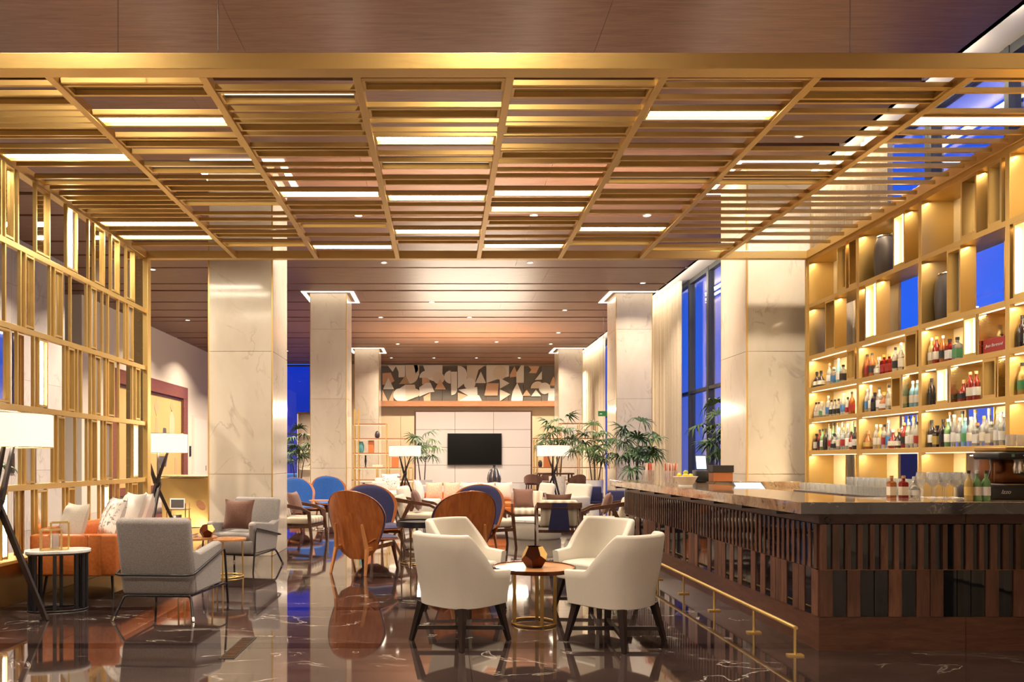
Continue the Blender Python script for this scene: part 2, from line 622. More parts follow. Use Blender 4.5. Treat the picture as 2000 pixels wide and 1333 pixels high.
# ---- floor: dark marble slabs with near-black inlay bands
floor = struct('floor', 'polished dark brown marble floor with white veins', MB().box(XWL - 3, XWR + 0.2, YF, YB, -0.3, -0.03), 'floor_band')
BANDS = [(4.35, 0.22), (5.72, 0.16), (7.15, 0.16), (9.05, 0.18), (11.9, 0.22), (14.6, 0.22), (17.4, 0.25), (20.4, 0.25), (23.5, 0.25), (27.0, 0.3), (31.0, 0.3)]
_m = {}
def slab(x0, x1, y0, y1, name, mat):
    key = (round(x1 - x0, 3), round(y1 - y0, 3), name)
    if key not in _m:
        g = 0.0012
        w, d = (x1 - x0) / 2 - g, (y1 - y0) / 2 - g
        _m[key] = MB().box(-w, w, -d, d, -0.02, 0).mesh(name, mat)
    return ob(name, _m[key], floor, ((x0 + x1) / 2, (y0 + y1) / 2, 0))
ys = [YF, -6.0, -3.0, 0.0, 2.2]
edges = [b for b in BANDS]
rows = [(YF, -5.0), (-5.0, -1.5), (-1.5, 1.6), (1.6, BANDS[0][0] - BANDS[0][1] / 2)]
for (a, wa), (b, wb2) in zip(BANDS, BANDS[1:] + [(YB + 0.1, 0.2)]):
    rows.append((a + wa / 2, b - wb2 / 2))
for i, (y0, y1) in enumerate(rows):
    nx = 6
    xs = [XWL - 3 + (XWR + 0.2 - XWL + 3) * k / nx for k in range(nx + 1)]
    for k in range(nx):
        slab(xs[k], xs[k + 1], y0, y1, 'floor_slab', 'floor_marble')
for y, w in BANDS:
    slab(XWL - 3, XWR + 0.2, y - w / 2, y + w / 2, 'floor_band', 'floor_band')

# ---- ceiling: wood planks with dark slots between them
ceiling = struct('ceiling', 'walnut plank ceiling with dark recessed slots', MB().box(XWL - 3, 5.52, YF, YB, ZC + 0.06, ZC + 0.3), 'slot_dark')
SLOTS = [-6.5, -4.0, -1.5, 1.0, 3.0, 4.6, 6.3, 8.6, 10.4, 12.3, 13.4, 15.0, 16.0, 17.05, 18.6, 19.35, 20.75, 21.85, 22.95, 23.6, 25.7, 26.8, 28.2, 29.0, 30.6, 31.9, 33.2]
prev = YF
for i, y in enumerate(SLOTS + [YB]):
    w = 0.10 if i % 3 else 0.14
    y1 = y - w / 2
    xs = [XWL - 3, -6.1 + (i % 2) * 1.4, -1.2 - (i % 3) * 0.9, 2.4 - (i % 2) * 0.8, 5.52]
    for k in range(4):
        MB().box(xs[k] + 0.002, xs[k + 1] - 0.002, prev, y1, ZC, ZC + 0.05).build('ceiling_plank', 'ceiling_wood', ceiling)
    prev = y + w / 2
# lit pocket along the windows
struct('trim_1', 'white lit curtain pocket above the tall windows', MB().box(5.52, XWR + 0.2, YF, YB, ZC + 0.25, ZC + 0.40).box(5.46, 5.52, YF, YB, ZC, ZC + 0.24), 'white_wall')
cove = MB()
for y in range(int(YF) + 1, int(YB), 4):
    cove.box(5.54, 5.60, y, y + 3.9, ZC + 0.10, ZC + 0.13)
tag(cove.build('trim_2', 'led_cove'), 'warm strip of light hidden in the curtain pocket', None, None, 'structure')

# ---- walls
wl = struct('wall_left', 'cream plastered wall at the far left of the lounge', MB().box(XWL - 0.2, XWL, 19.8, YB + 0.2, 0, ZC + 0.3), 'cream_wall')
struct('wall_left_return', 'cream lift lobby wall behind the brass screen', MB().box(XWL - 3, XWL - 0.2, 19.8, 20.0, 0, ZC), 'cream_wall')
struct('wall_left_near', 'grey stone wall behind the brass screen', MB().box(XWL - 3.2, XWL - 3, YF, 20.0, 0, ZC), 'pier_marble')
pier = struct('wall_pier', 'grey marble pier seen through the brass screen')
for i, (y0, y1) in enumerate(((8.6, 10.6), (10.6, 12.6), (12.6, 14.6), (14.6, 16.65))):
    for z0, z1 in ((0, 1.2), (1.2, 3.0), (3.0, 4.8), (4.8, ZC)):
        MB().box(-9.2, -8.32, y0 + 0.003, y1 - 0.003, z0 + 0.002, z1 - 0.002).build('stone_panel', 'pier_marble', pier)
struct('wall_front', 'cream wall behind the viewer', MB().box(XWL - 3, XWR + 0.2, YF - 0.2, YF, 0, ZC + 0.5), 'cream_wall')
wbk = struct('wall_back', 'beige panelled end wall of the lounge', MB().box(-4.3, XWR + 0.2, YB, YB + 0.2, 0, ZC + 0.3), 'beige_panel')
for k in range(7):
    x0 = -3.3 + k * 1.38
    MB().box(x0 + 0.01, x0 + 1.37, YB - 0.05, YB, 0.1, 3.4).build('wall_panel', 'beige_panel', wbk)
# frieze ledge
struct('trim_3', 'walnut ledge under the relief frieze', MB().box(-3.2, 6.0, YB - 0.40, YB - 0.06, 3.82, 4.06), 'ledge_wood')
# door opening and plates on left wall
dr = struct('door_1', 'pale flush door in the cream wall', MB().box(XWL, XWL + 0.03, 28.6, 30.2, 0, 3.0), 'white_wall')
MB().box(XWL + 0.03, XWL + 0.05, 30.0, 30.05, 1.0, 1.2).build('door_handle', 'steel', dr)
MB().box(XWL, XWL + 0.06, 28.45, 28.6, 0, 3.1).build('door_jamb', 'cream_wall', dr)

# ---- windows on the right
def window(n, y0, y1, x=XWR):
    w = struct('window_%d' % n, 'tall grey-framed window onto the dusk sky')
    ym = (y0 + y1) / 2
    for z0, z1 in ((0.0, 0.08), (3.08, 3.16), (ZC + 0.14, ZC + 0.25)):
        MB().box(x - 0.05, x + 0.08, y0, y1, z0, z1).build('window_frame', 'window_frame', w)
    for y in (y0 + 0.03, ym, y1 - 0.03):
        MB().box(x - 0.06, x + 0.10, y - 0.035, y + 0.035, 0, ZC + 0.25).build('mullion', 'window_frame', w)
    for a, b in ((y0 + 0.065, ym - 0.035), (ym + 0.035, y1 - 0.065)):
        for z0, z1 in ((0.08, 3.08), (3.16, ZC + 0.14)):
            MB().box(x + 0.01, x + 0.02, a, b, z0, z1).build('pane', 'pane', w)
n = 1
y = 1.6
while y < YB - 0.5:
    window(n, y, min(y + 2.72, YB))
    n += 1
    y += 2.72
struct('wall_right', 'cream wall beside the windows behind the viewer', MB().box(XWR, XWR + 0.2, YF, 1.6, 0, ZC + 0.5), 'cream_wall')
# far-left end window
w = struct('window_%d' % n, 'dark dusk-blue window wall at the far left end')
for x in (-9.4, -7.7, -6.0, -4.3):
    MB().box(x - 0.04, x + 0.04, YB, YB + 0.12, 0, ZC).build('mullion', 'window_frame', w)
for z in (0.05, 2.6, ZC - 0.05):
    MB().box(-9.4, -4.3, YB, YB + 0.1, z - 0.04, z + 0.04).build('window_frame', 'window_frame', w)
for x in (-9.36, -7.66, -5.96):
    for z0, z1 in ((0.09, 2.56), (2.64, ZC - 0.09)):
        MB().box(x, x + 1.62, YB + 0.04, YB + 0.05, z0, z1).build('pane', 'pane_tinted', w)

# ---- curtains
def curtain(y0, y1, label, x=6.02):
    k = int((y1 - y0) / 0.03)
    def fn(u, v):
        yy = y0 + (y1 - y0) * u
        return (x + 0.06 * math.sin(yy * 38) + 0.025 * math.sin(yy * 11 + 1), yy + 0.015 * math.sin(yy * 38 + 1.2), 0.02 + (ZC + 0.2) * v)
    o = MB().grid(fn, k, 2, 0.004).build('curtain', 'curtain', None, True, 80)
    tag(o, label, 'curtain', 'pleated sheer curtains by the windows')
curtain(10.2, 13.2, 'pleated cream curtain behind the column at the end of the bar')
curtain(19.2, 22.4, 'pleated cream curtain behind the second right-hand column')
curtain(28.3, 33.6, 'pleated cream curtain at the far right corner')
curtain(2.2, 4.6, 'pleated cream curtain behind the near end of the bottle shelving')

# ---- columns
COLW, COLD = 0.95, 1.03
def column(x0, y0, label, inner):
    c = thing('marble_column', label, 'column', (x0 + COLW / 2, y0 + COLD / 2, 0), 0, 'marble-clad columns of the lounge')
    hw, hd = COLW / 2, COLD / 2
    MB().box(-hw + 0.03, hw - 0.03, -hd + 0.03, hd - 0.03, 0, ZC + 0.05).build('core', 'brass', c)
    for z0, z1 in ((0, 1.2), (1.2, 3.0), (3.0, 4.8), (4.8, ZC - 0.0)):
        z0 += 0.003
        z1 -= 0.003
        for sgn in (-1, 1):
            MB().box(-hw + 0.022, hw - 0.022, min(sgn * hd, sgn * (hd - 0.03)), max(sgn * hd, sgn * (hd - 0.03)), z0, z1).build('stone_panel', 'column_marble', c)
            MB().box(min(sgn * hw, sgn * (hw - 0.03)), max(sgn * hw, sgn * (hw - 0.03)), -hd + 0.022, hd - 0.022, z0, z1).build('stone_panel', 'column_marble', c)
    for a in (-1, 1):
        for b in (-1, 1):
            MB().cb((a * (hw - 0.011), b * (hd - 0.011), ZC / 2), (0.020, 0.020, ZC - 0.02)).build('corner_trim', 'brass', c)
    # cove light around the head
    g = 0.10
    m = MB()
    o = hw + g
    p = hd + g
    m.box(-o - 0.1, o + 0.1, -p - 0.1, -p, ZC - 0.012, ZC - 0.004).box(-o - 0.1, o + 0.1, p, p + 0.1, ZC - 0.012, ZC - 0.004)
    m.box(-o - 0.1, -o, -p, p, ZC - 0.012, ZC - 0.004).box(o, o + 0.1, -p, p, ZC - 0.012, ZC - 0.004)
    m.build('cove_light', 'led_cove', c)
    return c
column(-3.45, 11.1, 'pale marble column behind the grey armchair with brown pillow', 1)
column(-3.45, 19.6, 'pale marble column behind the blue lounge chairs', 1)
column(-3.45, 29.4, 'pale marble column beside the far left bookcase', 1)
column(4.44, 11.1, 'pale marble column at the left end of the bottle shelving', -1)
column(4.46, 19.6, 'pale marble column behind the tall palm and the bar straws', -1)
column(4.46, 29.4, 'pale marble column beside the far right bookcase', -1)

# ---- recessed downlights, some added as fill
dl_me = MB().lathe([(0.075, 0.0), (0.075, -0.012), (0.058, -0.012), (0.05, -0.002)], 16).mesh('trim_ring', 'white_paint', True)
dl_lens = MB().lathe([(0.0, -0.004), (0.05, -0.004), (0.05, 0.0)], 16).mesh('lens', 'downlight_lens')
DL = [(x, y, pw) for (y, pw) in ((-6.5, 150), (-3.0, 150), (0.2, 130), (4.8, 70)) for x in (-6.8, -3.2, 0.4, 3.6) if not (x > 3 and y > 0)]
DL += [(-7.2, 8.2, 260), (-6.4, 10.2, 260), (-6.4, 13.3, 260), (-6.6, 17.2, 260), (-6.2, 21.4, 260), (-6.6, 25.7, 260), (-6.2, 30.0, 260), (-7.9, 23.4, 130), (-7.9, 26.9, 130)]  # last pair added to wash the blue cast off the left wall
DL += [(4.75, 10.1, 60), (-1.5, 13.4, 100), (1.6, 13.4, 90), (3.6, 13.4, 80), (-1.3, 16.6, 75), (1.9, 16.6, 75)]
DL += [(4.87, 18.5, 50), (-0.32, 20.75, 140), (0.79, 22.95, 140), (3.5, 21.85, 120), (-1.9, 22.95, 140), (-0.25, 27.7, 150), (1.95, 27.7, 150), (3.9, 25.7, 130)]
DL += [(x, 32.0, 150) for x in (-2.2, -0.4, 1.4, 3.2, 5.0)]  # row added to wash the frieze with light
DL += [(4.0, 28.2, 90), (-1.7, 28.2, 90)]  # pair added to brighten the farthest columns
DLR = sorted({q[1] for q in DL}, reverse=True)
for (x, y, pw) in DL:
    rowx = sorted(q[0] for q in DL if q[1] == y)
    lab = 'round recessed downlight, %s row from the end wall' % ORD[DLR.index(y)] + (', %s from left' % ORD[rowx.index(x)] if len(rowx) > 1 else '')
    t = thing('recessed_downlight', lab, 'downlight', (x, y, ZC + 0.002), 0, 'recessed ceiling downlights')
    ob('trim_ring', dl_me, t)
    ob('lens', dl_lens, t)
    area('downlight_lamp', (0, 0, -0.03), 0.12, pw * DLK, WARM, (0, 0, 0), None, t, R(125))

# added ceiling fill, no fixtures: atop the grid, television wall and frieze ledge
for x in (-3.4, -1.2, 1.1, 3.4):
    area('grid_fill', (x, 8.1, ZG + 0.16), 0.06, 12 * UPK, WARM, (R(180), 0, 0), 4.6)
area('grid_fill', (1.0, 10.86, ZG + 0.14), 5.6, 240 * UPK, WARM, (R(180 - 70), 0, 0), 0.06)
area('wall_fill', (1.0, 26.1, 3.16), 3.8, 430 * UPK, WARM, (R(180 + 25), 0, 0), 0.08)
area('ledge_fill', (1.2, YB - 0.35, 4.08), 8.0, 8 * UPK, WARM, (R(180), 0, 0), 0.05)
fill_bar = thing('unseen_fill_bar', 'added unseen brass bar carrying fill light above the viewer', 'fill_light', (0.3, 0.9, 4.75))  # added out of view to brighten the front ceiling
MB().box(-4.5, 4.5, -0.05, 0.05, 0, 0.05).build('housing', 'brass', fill_bar)
for x in (-4.2, 0, 4.2):
    MB().tube([(x, 0, 0.05), (x, 0, ZC - 4.75)], 0.006, 6).build('suspension_rod', 'steel', fill_bar)
area('fill_lamp', (0, 0, 0.06), 8.8, 90 * UPK, WARM, (R(180), 0, 0), 0.08, fill_bar)
struct('wall_terrace', 'mauve terrace wall outside the near windows', MB().box(7.6, 7.8, 2.0, 16.0, -0.3, 1.75), 'purple_wall')
for y in (4.0, 12.0, 20.0, 28.5):
    area('pocket_lamp', (5.60, y, ZC + 0.14), 0.05, 45 * UPK, (1, 0.88, 0.70), (0, R(-115), 0), 7.6)

# ================================================================== BRASS CEILING GRID
grid_t = thing('brass_ceiling_grid', 'suspended brass ceiling grid of beams, slats and light bars', 'ceiling grid', (0, 0, ZG))
gz = 0.0
# perimeter
MB().box(-4.6, 6.1, D1 - 0.13, D1, 0, 0.118).build('edge_beam', 'brass', grid_t, bevel=0.004)
MB().box(-4.3, 5.5, D2, D2 + 0.09, 0, 0.11).build('edge_beam', 'brass', grid_t, bevel=0.004)
MB().box(XL - 0.10, XL - 0.0, D1, D2, 0.0, 0.10).build('edge_beam', 'brass', grid_t, bevel=0.004)
MB().box(XS - 0.03, XS + 0.08, D1, D2, 0.0, 0.11).build('edge_beam', 'brass', grid_t, bevel=0.004)
BX = [0.498 + 1.145 * (k - 3) for k in range(7)]
for x in BX:
    MB().box(x - 0.03, x + 0.03, D1, D2, 0.0, 0.075).build('cross_beam', 'brass', grid_t, bevel=0.003)
for x in (-2.40, -1.66, 3.0):
    MB().tube([(x, D1 - 0.05, 0.11), (x, D1 - 0.05, ZC - ZG)], 0.004, 6).build('suspension_rod', 'steel', grid_t)
BAYS = [
 's168 b196 s215 s228 s240 b258 s270 s290 l308 s325 g355 s370 b387 s400 b412 s425 l438 s450 l464 s480',
 's163 b178 s224 l238 s268 b280 s300 g331 s350 b368 s384 g396 s420 s432 s447 b460 g478',
 's176 g192 s217 s232 b248 s265 s288 b300 s325 s338 s353 l380 b405 s420 g440 s462 l483',
 's155 b167 s210 b222 s240 s258 l275 s303 g323 b356 l387 s403 s420 s433 l453 b473',
 's168 b182 s215 s238 b254 s268 s290 b303 s319 s335 s347 l378 s394 l409 b435 s450 s465 l481',
 's155 s172 s195 l226 s250 s268 s290 b320 g352 b383 s400 s417 l448 s463 g475',
 's172 b185 s202 s222 s246 s265 s295 s313 s330 s343 g354 s378 s392 s405 s418 s431 s444 s456 s472 g486',
 's158 s182 s222 l237 s263 s280 s298 s315 s328 s345 s360 s380 s392 s403 s416 s430 s445 s460 s475']
XE = [XL - 0.0] + BX + [XS - 0.03]
_sl = {}
def gslat(x0, x1, d, z0=0.015, h=0.040, th=0.026):
    L = x1 - x0
    k = round(L, 3)
    if (k, h) not in _sl:
        _sl[(k, h)] = MB().box(-L / 2, L / 2, -th / 2, th / 2, 0, h).mesh('slat', 'brass')
    return ob('slat', _sl[(k, h)], grid_t, ((x0 + x1) / 2, d, z0))
for bi, spec in enumerate(BAYS):
    x0, x1 = XE[bi] + 0.03, XE[bi + 1] - 0.03
    w = x1 - x0
    for tok in spec.split():
        k, yy = tok[0], float(tok[1:])
        d = (ZG + 0.015 - EYE) * F / (CY - yy)
        if k == 's':
            gslat(x0, x1, d)
            continue
        hw = 0.085 if k != 'b' else 0.075
        gslat(x0, x1, d - hw)
        gslat(x0, x1, d + hw)
        for xx in (x0 + 0.012, x1 - 0.012):
            MB().box(xx - 0.012, xx + 0.012, d - hw + 0.014, d + hw - 0.014, 0.015, 0.055).build('box_end', 'brass', grid_t)
        MB().box(x0, x1, d - hw, d + hw, 0.058, 0.068).build('box_top', 'mirror' if k == 'b' else 'glow_panel', grid_t)
        if k == 'l':
            MB().box(x0 + 0.03, x1 - 0.03, d - 0.02, d + 0.02, 0.018, 0.044).build('light_bar', 'led', grid_t, bevel=0.006)
            area('bar_lamp', ((x0 + x1) / 2, d, 0.006), w - 0.08, 17 * LBK, (1, 0.85, 0.64), (0, 0, 0), 0.13, grid_t)
        elif k == 'g':
            MB().box(x0 + 0.03, x1 - 0.03, d - 0.008, d + 0.008, 0.044, 0.056).build('light_bar', 'led_soft', grid_t)

# ================================================================== LEFT BRASS SCREEN
scr = thing('brass_screen', 'tall brass lattice screen of rails, slats and mirrored boxes', 'screen', (XL, 0, 0))
RZ = [0.42, 1.13, 1.92, 2.70, 3.505, ZG]
YS0, YS1 = 4.2, 10.66
plinth = MB().box(-0.34, 0.0, YS0, YS1, 0.0, 0.40).build('plinth', 'brass_dark', scr, bevel=0.004)
MB().box(-0.36, 0.02, YS0, YS1, 0.40, 0.43).build('plinth_cap', 'brass', scr)
for z in RZ[1:-1]:
    MB().box(-0.055, 0.0, YS0, YS1, z - 0.03, z + 0.03).build('rail', 'brass', scr, bevel=0.003)
MB().box(-0.05, 0.02, YS1, YS1 + 0.12, 0, ZG).build('end_post', 'brass', scr, bevel=0.004)
MB().box(-0.30, -0.05, YS1 + 0.04, YS1 + 0.10, 0, ZG).build('end_panel', 'brass_pale', scr)
def yd(px):
    return -XL * F / (CX - px)
ROWS = [  # from bottom: slats, mirror boxes, lit boxes, led strips
 ([38, 68, 128, 177, 196, 225, 234, 251, -60, -110, -150], [(72, 92), (133, 146), (257, 268), (-100, -70)], [], [(2, 14), (203, 212)]),
 ([43, 106, 150, 172, 202, 234, -30, -80, -130], [(111, 126), (178, 189), (-70, -45)], [(49, 67), (206, 219)], [(260, 269)]),
 ([36, 68, 128, 153, 161, 179, 208, 234, 260, -50, -100, -140], [(-6, 19), (133, 145), (211, 223), (265, 273)], [(185, 196)], [(75, 92)]),
 ([12, 42, 100, 140, 171, 202, 213, 233, 246, -60, -110], [(49, 66), (106, 122), (-40, -15)], [(177, 188), (250, 260)], []),
 ([4, 37, 175, -40, -90, -150], [(9, 27), (70, 97), (184, 204), (217, 233), (247, 263)], [], [(130, 151)]),
]
for (slats, boxes, lits, leds), z0, z1 in zip(ROWS, RZ[:-1], RZ[1:]):
    z0 += 0.03
    z1 -= 0.03 if z1 < ZG else 0.0
    for px in slats:
        y = yd(px)
        MB().box(-0.036, -0.004, y - 0.011, y + 0.011, z0, z1).build('slat', 'brass', scr)
    for kind, lst in (('m', boxes), ('g', lits), ('l', leds)):
        for a, b in lst:
            ya, yb = yd(a), yd(b)
            ya += 0.012
            yb -= 0.0
            for y in (ya, yb):
                MB().box(-0.034, 0.004, y - 0.009, y + 0.009, z0, z1).build('box_side', 'brass', scr)
            MB().box(-0.048, 0.004, ya + 0.011, yb - 0.011, z1 - 0.03, z1 - 0.008).build('box_head', 'brass', scr)
            MB().box(-0.048, 0.004, ya + 0.011, yb - 0.011, z0 + 0.008, z0 + 0.03).build('box_sill', 'brass', scr)
            MB().box(-0.034, -0.028, ya + 0.011, yb - 0.011, z0 + 0.03, z1 - 0.03).build('box_back', 'mirror' if kind == 'm' else 'glow_panel', scr)
            ym = (ya + yb) / 2
            if kind == 'l':
                MB().box(-0.026, -0.004, ym - 0.014, ym + 0.014, z0 + 0.035, z1 - 0.035).build('light_bar', 'led', scr, bevel=0.005)
            elif kind == 'g':
                MB().box(-0.027, -0.019, ya + 0.012, ya + 0.022, z0 + 0.035, z1 - 0.035).build('light_bar', 'led_soft', scr)
# bronze backing panes behind some openings
for row, a, b in ((1, 68, 88), (0, 46, 65), (2, 43, 64)):
    MB().box(-0.10, -0.09, yd(a), yd(b), RZ[row] + 0.03, RZ[row + 1] - 0.03).build('bronze_pane', 'bronze_mirror', scr)

# ================================================================== RIGHT SHELVING
shf = thing('bottle_shelving', 'tall brass back-bar shelving with open and panelled compartments', 'shelving', (XS, 0, 0))
PY = [4.40, 5.67, 6.92, 8.19, 9.42, 10.70]
SZ = [1.0, 1.54, 1.99, 2.42, 2.87, 3.60, ZG]
DEP = 0.36
TH = 0.055
for y in PY:
    MB().box(0, DEP, y - 0.028, y + 0.028, 0, ZG).build('upright', 'brass', shf, bevel=0.002)
MB().box(-0.01, DEP, PY[-1] + 0.028, PY[-1] + 0.075, 0, ZG).build('end_panel', 'brass', shf, bevel=0.003)
for z in SZ[1:]:
    for a, b in zip(PY[:-1], PY[1:]):
        MB().box(0.0, DEP, a + 0.028, b - 0.028, z - TH, z).build('shelf', 'brass', shf, bevel=0.002)
def sy(px, x=XS):
    return x * F / (px - CX)
# back panels with openings given by where the eye meets the back plane
OPEN = {(5, 3): (1770, 1797), (5, 2): (1908, 1966), (4, 4): (1638, 1673), (4, 3): (1758, 1797), (4, 2): (1878, 1966), (3, 2): (1928, 1966),
        (2, 2): (1893, 1918), (1, 3): (1760, 1795), (1, 2): (1890, 1945), (0, 4): (1654, 1673), (0, 3): (1757, 1796), (0, 2): (1890, 1966)}
XB = XS + DEP - 0.01
for r in range(6):
    for c in range(5):
        a, b = PY[c] + 0.028, PY[c + 1] - 0.028
        z0, z1 = SZ[r], SZ[r + 1] - TH
        segs = [(a, b)]
        if (r, c) in OPEN:
            ya, yb = max(a, sy(OPEN[(r, c)][1], XB)), min(b, sy(OPEN[(r, c)][0], XB))
            segs = [(a, ya), (yb, b)]
            for y in (ya, yb):
                MB().box(DEP - 0.03, DEP - 0.002, y - 0.006, y + 0.006, z0, z1).build('panel_edge', 'brass', shf)
        for p0, p1 in segs:
            if p1 - p0 > 0.015:
                MB().box(DEP - 0.014, DEP - 0.002, p0, p1, z0, z1).build('back_panel', 'shelf_panel', shf)
# boxes within the shelves: (row, px0, px1, kind)  m mirror, l led, g glow, d divider only
SB = [(5, 1635, 1651, 'g'), (5, 1658, 1672, 'm'), (5, 1745, 1765, 'l'), (5, 1877, 1905, 'm'), (5, 1930, 1954, 'g'),
      (4, 1612, 1629, 'm'), (4, 1690, 1711, 'l'), (4, 1850, 1874, 'g'), (4, 1980, 2003, 'l'),
      (3, 1654, 1668, 'g'), (3, 1768, 1789, 'm'), (3, 1882, 1905, 'l'), (3, 1908, 1912, 'd'),
      (2, 1741, 1758, 'm'), (2, 1760, 1763, 'd'), (2, 1829, 1850, 'l'), (2, 1853, 1857, 'd'), (2, 1920, 1943, 'g'), (2, 1947, 1950, 'd')]
for r, a, b, k in SB:
    ya, yb = sy(b), sy(a)
    z0, z1 = SZ[r], SZ[r + 1] - TH
    if k == 'd':
        MB().box(0.0, DEP - 0.02, ya, yb, z0, z1).build('divider', 'brass_pale', shf)
        continue
    dd = 0.16
    for y in (ya, yb):
        MB().box(0.002, dd, y - 0.010, y + 0.010, z0, z1).build('box_side', 'brass', shf)
    MB().box(0.002, dd, ya + 0.01, yb - 0.01, z1 - 0.03, z1).build('box_head', 'brass', shf)
    MB().box(0.002, dd, ya + 0.01, yb - 0.01, z0, z0 + 0.03).build('box_sill', 'brass', shf)
    MB().box(0.10, 0.11, ya + 0.01, yb - 0.01, z0 + 0.03, z1 - 0.03).build('box_back', 'mirror' if k == 'm' else 'glow_panel', shf)
    ym = (ya + yb) / 2
    if k == 'l':
        MB().box(0.05, 0.085, ym - 0.02, ym + 0.02, z0 + 0.035, z1 - 0.035).build('light_bar', 'led', shf, bevel=0.006)
    elif k == 'g':
        MB().box(0.09, 0.10, ym - 0.035, ym - 0.02, z0 + 0.035, z1 - 0.035).build('light_bar', 'led_soft', shf)
# lights under the shelf boards
for r in range(0, 5):
    for c in range(1, 5):
        if r >= 4:
            continue
        a, b = PY[c] + 0.05, PY[c + 1] - 0.05
        z = SZ[r + 1] - TH - 0.006
        MB().box(0.03, 0.045, a, b, z - 0.004, z + 0.006).build('light_strip', 'led_soft', shf)
        area('shelf_lamp', (0.06, (a + b) / 2, z - 0.01), 0.03, 5.5 * SHK, (1, 0.80, 0.52), (0, R(-12), 0), b - a, shf)
for r in (4, 5):
    for c in range(1, 5):
        a, b = PY[c] + 0.05, PY[c + 1] - 0.05
        area('shelf_lamp', (0.08, (a + b) / 2, SZ[r + 1] - TH - 0.015), 0.03, 3.0 * SHK, (1, 0.80, 0.52), (0, R(-12), 0), b - a, shf)

# tall grey vases up on the shelving
def shelf_vase(px, r, label, sc=1.0, blue=False):
    y = sy(px, XS + 0.18)
    for p_ in PY:
        if abs(y - p_) < 0.165:
            y = p_ + math.copysign(0.165, y - p_)
    z = SZ[r]
    v = thing('shelf_vase', label, 'vase', (XS + 0.19, y, z + 0.001), 0, 'tall ribbed vases on the shelving')
    h = 0.52 * sc
    prof = [(0.085, 0), (0.11, 0.02), (0.125, h * 0.45), (0.115, h * 0.8), (0.085, h * 0.97)]
    b = MB()
    n = 28
    for i in range(len(prof)):
        pass
    b.lathe(prof, n)
    for j in range(n):
        if j % 2 == 0:
            i0 = [k * n + j for k in range(len(prof))]
            for q in i0:
                x_, y_, z_ = b.v[q]
                b.v[q] = (x_ * 0.95, y_ * 0.95, z_)
    b.build('vase_body', 'vase_grey', v, True, 60)
    MB().tube([(math.cos(t * PI / 8) * 0.088, math.sin(t * PI / 8) * 0.088, h * 0.97) for t in range(16)], 0.009, 6, True).build('vase_rim', 'steel', v, True)
shelf_vase(1727, 5, 'tall grey ribbed vase beside the light box on the top shelf')
shelf_vase(1628, 4, 'tall grey ribbed vase partly hidden behind a mirror box, left bay')
shelf_vase(1840, 4, 'tall dark ribbed vase beside the large blue opening')

# ================================================================== BAR COUNTER
BXF, BYN, BYF = 2.76, 5.57, 11.5      # side face X, near front Y, far end Y
bar = thing('bar_counter', 'long walnut and black mirror bar with foot rail', 'bar', (BXF, BYN, 0))
BL = BYF - BYN
MB().box(0.06, 0.55, 0.06, BL, 0, 1.0).box(0.55, 2.36, 0.06, 0.55, 0, 1.0).build('carcass', 'black_metal', bar)
# plinth and fascia boards
MB().box(0.0, 0.058, 0.061, BL, 0.0, 0.25).build('plinth_board', 'walnut_h', bar)
for k in range(2):
    a = 0.0 + k * 1.08
    MB().box(a + (0 if k == 0 else 0.002), a + 1.078 + 0.2 * k, 0.0, 0.06, 0.0, 0.25).build('plinth_board', 'walnut_h', bar)
    MB().box(a + (0 if k == 0 else 0.002), a + 1.078 + 0.2 * k, 0.0, 0.06, 0.935, 1.01).build('fascia_board', 'walnut_h', bar)
MB().box(0.0, 0.058, 0.061, BL, 0.935, 1.01).build('fascia_board', 'walnut_h', bar)
rb = random.Random(5)
UP_Z, LO_Z = (0.60, 0.93), (0.252, 0.594)
_tm = {}
def tile(kind, w, dpt, z, side, pos):
    key = (kind, round(w, 3), dpt, z, side)
    if key not in _tm:
        m = MB()
        if side:
            m.box(-dpt, 0.055, -w / 2, w / 2, z[0], z[1])
        else:
            m.box(-w / 2, w / 2, -dpt, 0.055, z[0], z[1])
        nm = 'wood_slat' if kind == 'w' else 'mirror_tile'
        _tm[key] = (nm, m.mesh(nm, 'walnut' if kind == 'w' else 'black_glass'))
    nm, me = _tm[key]
    return ob(nm, me, bar, (0.0, pos, 0) if side else (pos, 0.0, 0))
pu, pl = 0.089, 0.1015
k = 0
p = 0.045
while p < BL:
    tile('w', rb.choice((0.034, 0.038, 0.044)), 0.006, UP_Z, True, p)
    tile('m', pu - 0.036, 0.0, UP_Z, True, p + pu / 2)
    p += pu
p = 0.05
while p < BL:
    s_ = rb.random()
    tile('w' if s_ < 0.55 else 'm', pl - 0.006, 0.008 if s_ < 0.55 else 0.003, LO_Z, True, p)
    p += pl
p = 0.03
while p < 2.33:
    tile('w', rb.choice((0.034, 0.042, 0.050)), 0.014, UP_Z, False, p)
    tile('m', pu - 0.046, 0.0, UP_Z, False, p + pu / 2)
    p += pu
p = 0.05
seq = 'wmwmmwmwwmmmwmwwmmwwmwmmwwmwmmw'
i = 0
while p < 2.33:
    kd = seq[i % len(seq)]
    tile(kd, pl - 0.006, 0.010 if kd == 'w' else 0.003, LO_Z, False, p)
    p += pl
    i += 1
# bronze strip between rows
MB().box(-0.006, 0.05, 0, BL, 0.594, 0.60).box(-0.006, 2.36, -0.006, 0.05, 0.594, 0.60).build('row_strip', 'bronze', bar)
